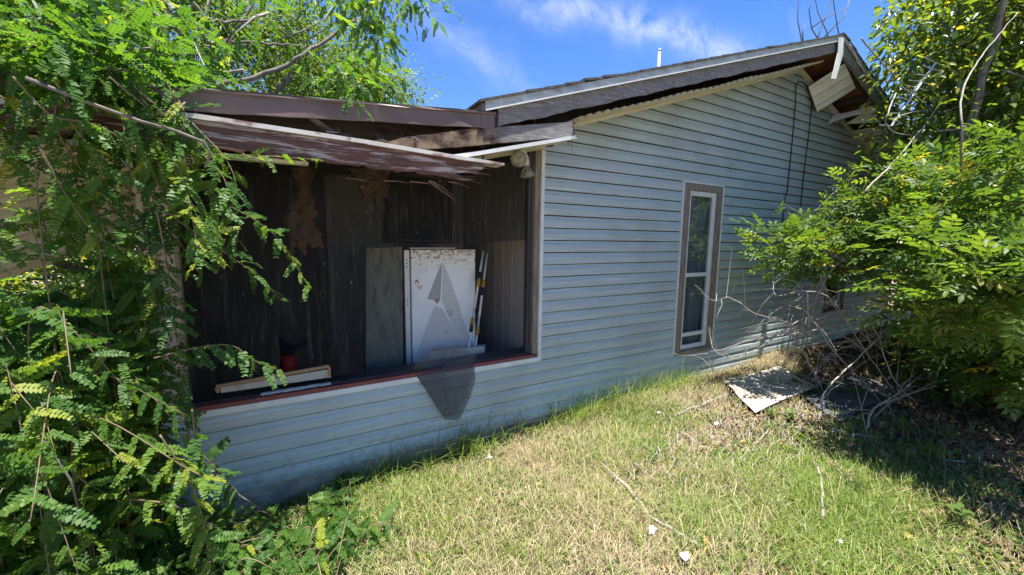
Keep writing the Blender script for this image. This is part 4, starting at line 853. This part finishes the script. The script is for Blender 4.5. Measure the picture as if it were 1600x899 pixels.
def tangle():
    root = thing('dry_bush', 'leafless tangle of pale dry branches in front of the right window', 'bush', (5.0, -1.25, .02))
    def curve(pts, r0, r1, Ys):
        r0 *= .72; r1 *= .8
        n = len(pts); V_ = [P(a, b, Y=Ys[0]+(Ys[1]-Ys[0])*i/(n-1)) for i, (a, b) in enumerate(pts)]
        ext = [V_[0]*2-V_[1]]+V_+[V_[-1]*2-V_[-2]]; out = []
        for i in range(1, len(ext)-2):
            a, b, c, d = ext[i-1:i+3]
            for k in range(6):
                t = k/6; out.append(.5*((2*b)+(c-a)*t+(2*a-5*b+4*c-d)*t*t+(3*b-a-3*c+d)*t**3))
        out.append(V_[-1]); m = len(out); mb = MB(); mb.tube([o+Vector((random.gauss(0,.003), random.gauss(0,.003), random.gauss(0,.003))) for o in out], [r0+(r1-r0)*i/(m-1) for i in range(m)], 6)
        obj('branch', mb, BARKP, root, True); return out
    heads = [curve([(1385,640),(1350,600),(1300,545),(1262,490),(1235,478),(1215,470)], .012, .004, (-1.3,-.7)), curve([(1345,740),(1352,680),(1365,640),(1410,610),(1470,560)], .014, .008, (-1.55,-1.45)), curve([(1340,660),(1300,650),(1285,640),(1290,610),(1340,560),(1400,500),(1440,470)], .006, .009, (-1.25,-1.35)),
        curve([(1420,650),(1360,560),(1310,520),(1250,480)], .010, .004, (-1.4,-.8)), curve([(1300,570),(1240,510),(1180,490),(1140,465),(1115,470),(1085,445)], .008, .0025, (-1.0,-.35)), curve([(1340,500),(1250,520),(1180,530),(1120,548),(1075,556),(1050,552)], .009, .002, (-1.1,-.15)),
        curve([(1250,500),(1200,535),(1150,560),(1118,548),(1110,530)], .007, .002, (-.9,-.3)), curve([(1360,560),(1300,470),(1255,455),(1215,462),(1208,440)], .008, .003, (-1.2,-.7)), curve([(1300,640),(1260,560),(1230,500),(1222,455)], .007, .003, (-1.0,-.7)), curve([(1235,590),(1255,530),(1275,470),(1300,420),(1345,380)], .005, .007, (-.75,-1.1)),
        curve([(1420,500),(1340,530),(1280,540),(1220,548)], .008, .003, (-1.3,-.7)), curve([(1400,560),(1320,500),(1280,430),(1255,365),(1243,332)], .009, .0025, (-1.25,-.6)), curve([(1290,400),(1275,365),(1270,338)], .004, .002, (-.75,-.6)), curve([(1500,520),(1420,440),(1372,330),(1345,300),(1292,292)], .012, .0025, (-1.6,-.6)),
        curve([(1210,640),(1212,600),(1240,540),(1290,480)], .004, .006, (-.6,-.95)), curve([(1330,620),(1290,600),(1250,585),(1215,575)], .006, .002, (-1.1,-.7)), curve([(1360,880),(1352,800),(1348,740),(1362,660),(1400,620)], .010, .012, (-1.7,-1.4)), curve([(1250,640),(1290,560),(1330,540),(1380,520)], .005, .007, (-.8,-1.2)),
        curve([(1480,660),(1400,600),(1370,520),(1335,490),(1280,470)], .012, .004, (-1.6,-.9)), curve([(1180,560),(1215,520),(1260,505),(1330,480)], .003, .007, (-.55,-1.1)), curve([(1270,690),(1310,655),(1345,640),(1420,660)], .005, .006, (-1.2,-1.5))]
    tw = MB()
    for h in heads:
        for _ in range(13):
            i = random.randrange(2, len(h)-1); d = Vector((random.gauss(0,1), random.gauss(0,.7), random.gauss(0,.8))).normalized(); l = random.uniform(.08, .45)
            a = h[i]; tw.tube([a, a+d*l*.5+Vector((0,0,.02)), a+d*l+Vector((random.gauss(0,.03), 0, random.gauss(0,.03)))], [.0032, .0024, .0012], 4)
    obj('twigs', tw, BARKP, root)['kind'] = 'stuff'
tangle()
def twigs_over():      # thin bare stems rising behind the ridge
    root = thing('bare_sapling', 'thin bare twigs sticking up behind the gable peak', 'twigs', (7.0, 1.6, 0))
    mb = MB()
    for pts in ([(1262,90),(1252,62),(1246,30),(1250,-20)], [(1290,80),(1268,45),(1264,15),(1280,-20)], [(1270,80),(1285,40),(1300,0),(1310,-25)], [(1300,85),(1292,50),(1278,20),(1270,-20)], [(1315,75),(1308,40),(1302,0),(1306,-20)], [(1255,72),(1254,50),(1258,38)], [(1286,60),(1320,25),(1330,-10)], [(1268,44),(1290,28),(1318,14)]):
        mb.tube([P(a, b, Y=1.7) for a, b in pts], [.014, .011, .008, .004][:len(pts)], 5)
    mb.tube([(7.0,1.6,0), P(1290,110,Y=1.7)], [.03, .014], 6)
    obj('stem', mb, BARK, root, True)
twigs_over()
def hanging(label, pts, Y, r):
    q_ = [P(a, b, Y=Y+random.gauss(0, .03)) for a, b in pts]; ext = [q_[0]*2-q_[1]]+q_+[q_[-1]*2-q_[-2]]; out = []
    for i in range(1, len(ext)-2):
        a, b, c, d = ext[i-1:i+3]
        for k in range(7):
            t = k/7; out.append(.5*((2*b)+(c-a)*t+(2*a-5*b+4*c-d)*t*t+(3*b-a-3*c+d)*t**3)+Vector((random.gauss(0,.002), random.gauss(0,.003), random.gauss(0,.002))))
    out.append(q_[-1]); m = len(out)
    tag(obj('vine_stem', MB().tube(out, [r*(1-.55*i/m) for i in range(m)], 6), BARKP, None, True), label, 'vine stem', 'bare vine stems hanging in the shade tree')
hanging('bare vine stem curving down beside the gable peak to the antenna', [(1345,60),(1370,90),(1420,140),(1450,165)], -1.0, .008)
hanging('bare vine stem looping right from the rake board', [(1328,70),(1345,105),(1365,125),(1400,127)], -.75, .007)
hanging('bare vine stem forming a V below the antenna', [(1400,145),(1388,175),(1384,192),(1400,208),(1430,212)], -1.1, .007)
hanging('long pale stem rising from the shrub to the antenna', [(1350,300),(1400,250),(1440,200),(1470,160)], -1.2, .008)
hanging('pale stem crossing the dark trunks below the antenna', [(1395,190),(1410,180),(1455,170)], -1.15, .006)
hanging('dark drooping stem at the upper right', [(1500,300),(1502,220),(1505,140),(1540,80),(1590,20)], -1.7, .008)
# fallen aerial lodged in the tree
an = thing('aerial', 'bent aluminium television aerial lodged in the shade tree', 'aerial', P(1430,150,Y=-1.05))
a, b = P(1393,197,Y=-1.05), P(1462,98,Y=-1.2)
obj('boom', MB().tube([a, b], .010, 6), ALU, an); obj('boom', MB().tube([P(1420,150,Y=-1.1), P(1452,112,Y=-1.2)], .007, 6), ALU, an)
for i in range(11):
    u = i/10; c = a.lerp(b, u); dv = (_r2*1.0-_u2*random.uniform(-.1,.5)+_f*.15).normalized()*random.uniform(.05, .16); obj('element', MB().tube([c-dv*1.2, c, c+dv+Vector((0,0,random.gauss(0,.02)))], .004, 5), ALU, an)

# ------------------------------------------------------------ things lying on the ground
def ground_pt(px, py, dz=.0):
    p = P(px, py, Z=-.05)
    for _ in range(4): p = P(px, py, Z=float(gz(p.x, p.y))+dz)
    return p
def sheet(name, cs, m, label, dz, th=.006):
    c = [ground_pt(x, y, dz) for x, y in cs]; mb = MB(); n = 10; nn = Vector((0,0,1))
    for k in range(2):
        for j in range(n+1):
            for i in range(n+1):
                u, v = i/n, j/n; p = c[0].lerp(c[1], u).lerp(c[3].lerp(c[2], u), v); p.z += .010*math.sin(u*5+v*2)+.007*math.sin(v*9+1)-k*th; mb.v.append(tuple(p))
    N_ = (n+1)**2
    for j in range(n):
        for i in range(n): q_ = j*(n+1)+i; mb.f.append((q_, q_+1, q_+n+2, q_+n+1)); mb.f.append((N_+q_+n+1, N_+q_+n+2, N_+q_+1, N_+q_))
    for i in range(n):
        for (a, b) in ((i, i+1), (n*(n+1)+i+1, n*(n+1)+i), ((i+1)*(n+1), i*(n+1)), (i*(n+1)+n, (i+1)*(n+1)+n)): mb.f.append((b, a, N_+a, N_+b))
    return tag(obj(name, mb, m), label, 'sheet')
sheet('metal_sheet', [(1180,646),(1276,603),(1216,572),(1128,594)], SHEET1, 'pale rust-tinged flat sheet lying on the ground by the wall', .05)
sheet('dark_board', [(1312,660),(1412,606),(1330,585),(1255,622)], SHEET2, 'dark grey panel lying in the shade beside the pale sheet', .045, .012)
def stick(label, pts, r, dz=.012):
    dz = max(dz, .034); pts = [(a+(c-a)*k/4+random.gauss(0, 1.2), b+(d-b)*k/4+random.gauss(0, 1.2)) for (a, b), (c, d) in zip(pts, pts[1:]) for k in range(4)]+[pts[-1]]
    tag(obj('stick', MB().tube([ground_pt(a, b, dz+.01*(i % 2)) for i, (a, b) in enumerate(pts)], [r*(1-.3*i/len(pts)) for i in range(len(pts))], 6), BARKP, None, True), label, 'stick', 'sticks lying on the ground')
stick('long pale stick lying across the middle of the lawn', [(920,706),(950,735),(985,768),(1015,808),(1050,828),(1092,852)], .011, .035)
stick('pale stick pointing at the corner of the metal sheet', [(1052,650),(1090,635),(1120,622),(1148,612)], .012, .03)
stick('short forked stick on bare soil below the metal sheet', [(1160,722),(1172,700),(1185,688),(1200,672)], .009, .03)
stick('thin twig in the grass right of the bare soil', [(1285,812),(1286,780),(1282,745),(1275,730)], .008, .06)
stick('pale stick leading into the litter below the grey panel', [(1300,672),(1330,680),(1365,682)], .010)
stick('thin stick lying in the litter under the shrub', [(1440,710),(1470,716),(1510,722)], .008)
def scrap(label, px, py, s):
    p = ground_pt(px, py, .05); mb = MB(); k = 9; pts = []
    for i in range(k):
        a_ = 2*math.pi*i/k; pts.append(p+Vector((math.cos(a_)*s*random.uniform(.5, 1.1), math.sin(a_)*s*random.uniform(.4, 1), random.uniform(-.3, .5)*s)))
    c0 = p+Vector((0, 0, s*.5)); mb.v = [tuple(v) for v in pts]+[tuple(c0)]; mb.f = [(i, (i+1) % k, k) for i in range(k)]
    o = obj('litter_scrap', mb, PAPER); sm = o.modifiers.new('t', 'SOLIDIFY'); sm.thickness = .002
    tag(o, label, 'scrap', 'scraps of litter in the grass')
scrap('bluish plastic scrap beside the long stick, at the bottom of the lawn', 1020, 828, .028); scrap('crumpled white scrap just right of the long stick end', 1068, 868, .035); scrap('white scrap on the soil left of the metal sheet', 1120, 662, .03)
scrap('white scrap near the far end of the grass', 1030, 645, .022); scrap('small white scrap in the grass at the lower right', 1312, 845, .02); scrap('white crumpled scrap by the foundation below the hanging screen', 765, 715, .03)

# ------------------------------------------------------------ grass, straw, fallen leaves
_lat = rng.random((64, 64))
def vn(x, y):
    i = np.floor(x).astype(int); j = np.floor(y).astype(int); u = x-i; w = y-j; u = u*u*(3-2*u); w = w*w*(3-2*w); g = lambda a, b: _lat[a % 64, b % 64]
    return (g(i, j)*(1-u)+g(i+1, j)*u)*(1-w)+(g(i, j+1)*(1-u)+g(i+1, j+1)*u)*w
def fnoise(x, y, s, o=0): return .55*vn(x*s+o*7, y*s+o*3)+.3*vn(x*s*2.3+11+o, y*s*2.3)+.15*vn(x*s*5+3, y*s*5+9+o)
def pts(n, x0, x1, y0, y1):
    x = rng.uniform(x0, x1, n); y = rng.uniform(y0, y1, n); z = gz(x, y); p = np.stack([x, y, z], 1); return p[in_view(p, 60, 110)]
def shade_line(x, y): return y-(-2.72+(x)*.40)      # negative: under the trees on the right
def blades(p, h, w, lean, rnd, curl=.6, flat=False):
    n = len(p); a = rng.uniform(0, 2*np.pi, n); d = np.stack([np.cos(a), np.sin(a), np.zeros(n)], 1); s = np.stack([-np.sin(a), np.cos(a), np.zeros(n)], 1)
    up = np.array([0, 0, 1.]); h = h[:, None]; w = w[:, None]; lean = lean[:, None]
    p1 = p+up*h*.55*(1-lean*.3)+d*h*lean*.35; p2 = p+up*h*(1-lean*curl)+d*h*lean
    V = np.stack([p-s*w*.5, p+s*w*.5, p1+s*w*.42, p1-s*w*.42, p2], 1).reshape(-1, 3); o = (np.arange(n)*5)[:, None]
    return V, [o+np.array([[0, 1, 2, 3]]), o+np.array([[3, 2, 4]])], np.repeat(rnd, 5)
def wallclear(p): return p[:, 1] < -.03
SHEETS = [[ground_pt(x, y, .05) for x, y in c] for c in ([(1180,646),(1276,603),(1216,572),(1128,594)], [(1312,660),(1412,606),(1330,585),(1255,622)])]
def off_sheet(p):
    out = np.ones(len(p), bool)
    for c in SHEETS:
        s = [(c[(i+1) % 4].x-c[i].x)*(p[:, 1]-c[i].y)-(c[(i+1) % 4].y-c[i].y)*(p[:, 0]-c[i].x) for i in range(4)]; s = np.array(s)
        out &= ~((s > -.01).all(0) | (s < .01).all(0))
    return out
def bare(p, k=.45): return np.hypot((p[:, 0]-3.2)/1.15, (p[:, 1]+.95)/k)+1.3*(fnoise(p[:, 0], p[:, 1], 4., 7)-.5) < 1
def grass():
    parts = []
    p = pts(230000, -1.2, 6, -2.75, -.03); sh = shade_line(p[:, 0], p[:, 1])
    g = fnoise(p[:, 0], p[:, 1], 2.1); keep = (rng.random(len(p)) < np.clip((g-.37)*4.0, .05, 1)) & (rng.random(len(p)) < np.clip(.85+sh*1.5, .05, 1))
    keep &= ~((bare(p) | ((p[:, 0] > 3.6) & (p[:, 1] > -.9))) & (rng.random(len(p)) < .9)) & off_sheet(p)
    p = p[keep]; n = len(p); parts.append(blades(p, (rng.gamma(4, .011, n)+.010)*(.45+2.2*np.clip(g[keep]-.35, 0, .6)*1.6), rng.uniform(.0022, .0048, n), rng.uniform(.2, 1.2, n), np.clip(rng.normal(.56, .22, n)-.7*(g[keep]-.5)+.35*(fnoise(p[:, 0], p[:, 1], 1.1, 4)-.5), 0, 1)))
    # taller tufts, thick at the foot of the wall
    cx = np.concatenate([rng.uniform(.2, 4.3, 70), rng.uniform(.3, 4.2, 170)]); cy = np.concatenate([-.05-rng.exponential(.12, 70), rng.uniform(-2.0, -.2, 170)])
    k = 17; px = np.repeat(cx, k)+rng.normal(0, .03, len(cx)*k); py = np.minimum(np.repeat(cy, k)+rng.normal(0, .025, len(cx)*k), -.03)
    p = np.stack([px, py, gz(px, py)], 1); n = len(p); hh = np.repeat(np.concatenate([rng.uniform(.05, .42, 70)*np.where(rng.random(70)<.5, .5, 1), rng.uniform(.05, .20, 170)]), k)*rng.uniform(.5, 1.1, n)
    parts.append(blades(p, hh, rng.uniform(.003, .006, n), rng.uniform(.15, .9, n), np.clip(rng.normal(.45, .18, n), 0, 1), .35))
    # long arching seed stalks and loose blades
    m = 1500; p = np.stack([rng.uniform(.0, 4.2, m), -.04-rng.exponential(.45, m), np.zeros(m)], 1); p = p[p[:, 1] > -2.2]; p = p[rng.random(len(p)) < fnoise(p[:, 0], p[:, 1], 2.1)**1.5]; p[:, 2] = gz(p[:, 0], p[:, 1]); n = len(p)
    parts.append(blades(p, rng.uniform(.12, .34, n)*np.where(p[:, 1] > -.25, 1.15, .62), rng.uniform(.0025, .0042, n), rng.uniform(.3, 1.3, n), np.clip(rng.normal(.55, .2, n), 0, 1), .35))
    # lush green strip by the vine and patch at the lower right
    for (c, r_, m, h0) in (((.30, -.42), (.45, .2), 8000, .13), ((1.1, -.12), (.16, .07), 240, .40), ((2.2, -.10), (.25, .07), 190, .38), ((2.9, -.10), (.3, .08), 230, .42), ((3.55, -.10), (.2, .06), 130, .34), ((.55, -.16), (.25, .06), 220, .28), ((2.75, -1.75), (.5, .32), 14000, .12), ((2.35, -.50), (.40, .15), 5000, .10), ((1.2, -1.1), (.3, .2), 5000, .05), ((.7, -.85), (.3, .25), 6000, .07)):
        p = np.stack([rng.normal(c[0], r_[0], m), -.04-np.abs(rng.normal(c[1], r_[1], m)+.04), np.zeros(m)], 1); p[:, 2] = gz(p[:, 0], p[:, 1]); p = p[in_view(p, 60, 110)]; n = len(p)
        parts.append(blades(p, h0*rng.uniform(.4, 1.3, n), rng.uniform(.0028, .0055, n), rng.uniform(.2, 1.1, n), np.clip(rng.normal(.34, .16, n), 0, 1), .5))
    m = 2200; p = np.stack([rng.uniform(1.9, 4.6, m), rng.uniform(-1.6, -.2, m), np.zeros(m)], 1); p[:, 2] = gz(p[:, 0], p[:, 1])+.012; p = p[off_sheet(p) & (bare(p, .6) | (rng.random(m) < .3))]; n = len(p)
    V, F, _ = blades(p, rng.uniform(.04, .18, n), rng.uniform(.003, .006, n), np.full(n, 1.0), np.zeros(n), .98)
    o = obj('dry_twigs', np_mesh('dry_twigs', V, F, BARKP), None); o['kind'] = 'stuff'; o['label'] = 'short dry twigs strewn over the bare soil'; o['category'] = 'twigs'
    V, F, r_ = merge(parts); o = obj('grass', np_mesh('grass', V, F, G_GRASS, r_), None); o['kind'] = 'stuff'; o['label'] = 'sunlit green and yellowing grass growing up to the house wall'; o['category'] = 'grass'
    p = pts(140000, -1.2, 6, -2.75, -.02); sh = shade_line(p[:, 0], p[:, 1]); p = p[((sh > .1) | (rng.random(len(p)) < .2)) & (rng.random(len(p)) < np.clip(.25+1.5*fnoise(p[:, 0], p[:, 1], 1.7, 5), 0, 1)-.80*bare(p)) & off_sheet(p)]; n = len(p)
    p[:, 2] += rng.uniform(.001, .030, n)*(.3+1.4*fnoise(p[:, 0], p[:, 1], 6., 3))
    V, F, r_ = blades(p, rng.gamma(3, .028, n)+.02, rng.uniform(.0016, .0032, n), np.full(n, 1.0), np.clip(rng.normal(.55, .25, n), 0, 1), rng.uniform(.85, 1.12, n)[:, None])
    o = obj('dry_thatch', np_mesh('dry_thatch', V, F, G_STRAW, r_), None); o['kind'] = 'stuff'; o['label'] = 'matted dry straw covering the sunny ground'; o['category'] = 'straw'
    # small broad-leaved weeds
    c = pts(2600, -.6, 5.2, -2.5, -.08); k = 7; p = np.repeat(c, k, 0)+rng.normal(size=(len(c)*k, 3))*np.array([.03, .03, .008])+np.array([0, 0, .03]); n = len(p)
    w = fnoise(p[:, 0], p[:, 1], 3.3, 2) > .52; p = p[w]; n = len(p); d = rng.normal(size=(n, 3)); d[:, 2] = rng.uniform(.0, .7, n)
    V, F, r_ = scatter(*t_leaf(.55), p, frames(d), rng.uniform(.018, .05, n), np.clip(rng.normal(.55, .2, n), 0, .94))
    o = obj('weeds', np_mesh('weeds', V, F, G_SHRUB, r_), None); o['kind'] = 'stuff'; o['label'] = 'small broad-leaved weeds scattered through the grass'; o['category'] = 'weeds'
    # fallen leaves under the trees
    p = pts(76000, 1.5, 10, -5, -.03); sh = shade_line(p[:, 0], p[:, 1]); pr_ = np.where(sh < .55, 1, np.where((p[:, 0] > 3.4) & (p[:, 1] > -.9), .8, np.where(bare(p, .5), .45, .05))); pr_ *= np.where((p[:, 0] > 2.2), 1, .4); p = p[(rng.random(len(p)) < pr_) & (off_sheet(p) | (rng.random(len(p)) < .12))]
    q2 = pts(5000, -2.6, -.7, -1.2, 2.4); p = np.concatenate([p, q2]); n = len(p); p[:, 2] += rng.uniform(.004, .025, n)
    d = rng.normal(size=(n, 3)); d[:, 2] *= .25
    V, F, r_ = scatter(*t_leaf(.45, .14, .25), p, frames(d), rng.uniform(.03, .075, n), rng.random(n)**1.2)
    o = obj('leaf_litter', np_mesh('leaf_litter', V, F, G_LITTER, r_), None); o['kind'] = 'stuff'; o['label'] = 'brown fallen leaves carpeting the shaded ground'; o['category'] = 'leaf litter'
grass()
# seedlings in the litter
def seedling(px, py, n, s, label):
    b = ground_pt(px, py, 0); g = thing('seedling', label, 'plant', b, 'seedlings in the shaded litter')
    obj('stem', MB().tube([b, b+Vector((.01, .01, s*.9))], [.004, .002], 5), BARKB, g)
    T, F = t_leaf(.5); tmn = template_mesh('leaf', T, F, G_SHRUB, .5)
    for i in range(n):
        a_ = i*2.4; d = Vector((math.cos(a_), math.sin(a_), random.uniform(0, .5))).normalized(); sd = d.cross(Vector((0,0,1))).normalized(); nn = sd.cross(d); p = b+Vector((.01, .01, s*(.45+.5*i/n)))
        o = bpy.data.objects.new('leaf', tmn); COL.objects.link(o); o.parent = g; o.matrix_parent_inverse = Matrix.Translation(-g.location)
        o.matrix_basis = Matrix(((sd.x, d.x, nn.x, p.x), (sd.y, d.y, nn.y, p.y), (sd.z, d.z, nn.z, p.z), (0,0,0,1))) @ Matrix.Scale(random.uniform(.7, 1.1)*s*.5, 4)
for (x, y, n, s, l) in ((1390, 640, 9, .16, 'bright seedling standing right of the grey panel'), (1410, 690, 10, .16, 'dark seedling in the litter below the grey panel'), (1450, 735, 12, .18, 'broad seedling in the litter at the right'), (1480, 700, 9, .14, 'seedling under the shrub at the far right'), (1235, 665, 10, .13, 'sunlit seedling just below the metal sheet'), (1205, 660, 9, .11, 'leafy sprout at the lower edge of the metal sheet'), (1500, 830, 10, .15, 'seedling in shade at the lower right corner'), (440, 885, 9, .16, 'pale broad-leaved sprout at the bottom edge below the porch')): seedling(x, y, n, s, l)
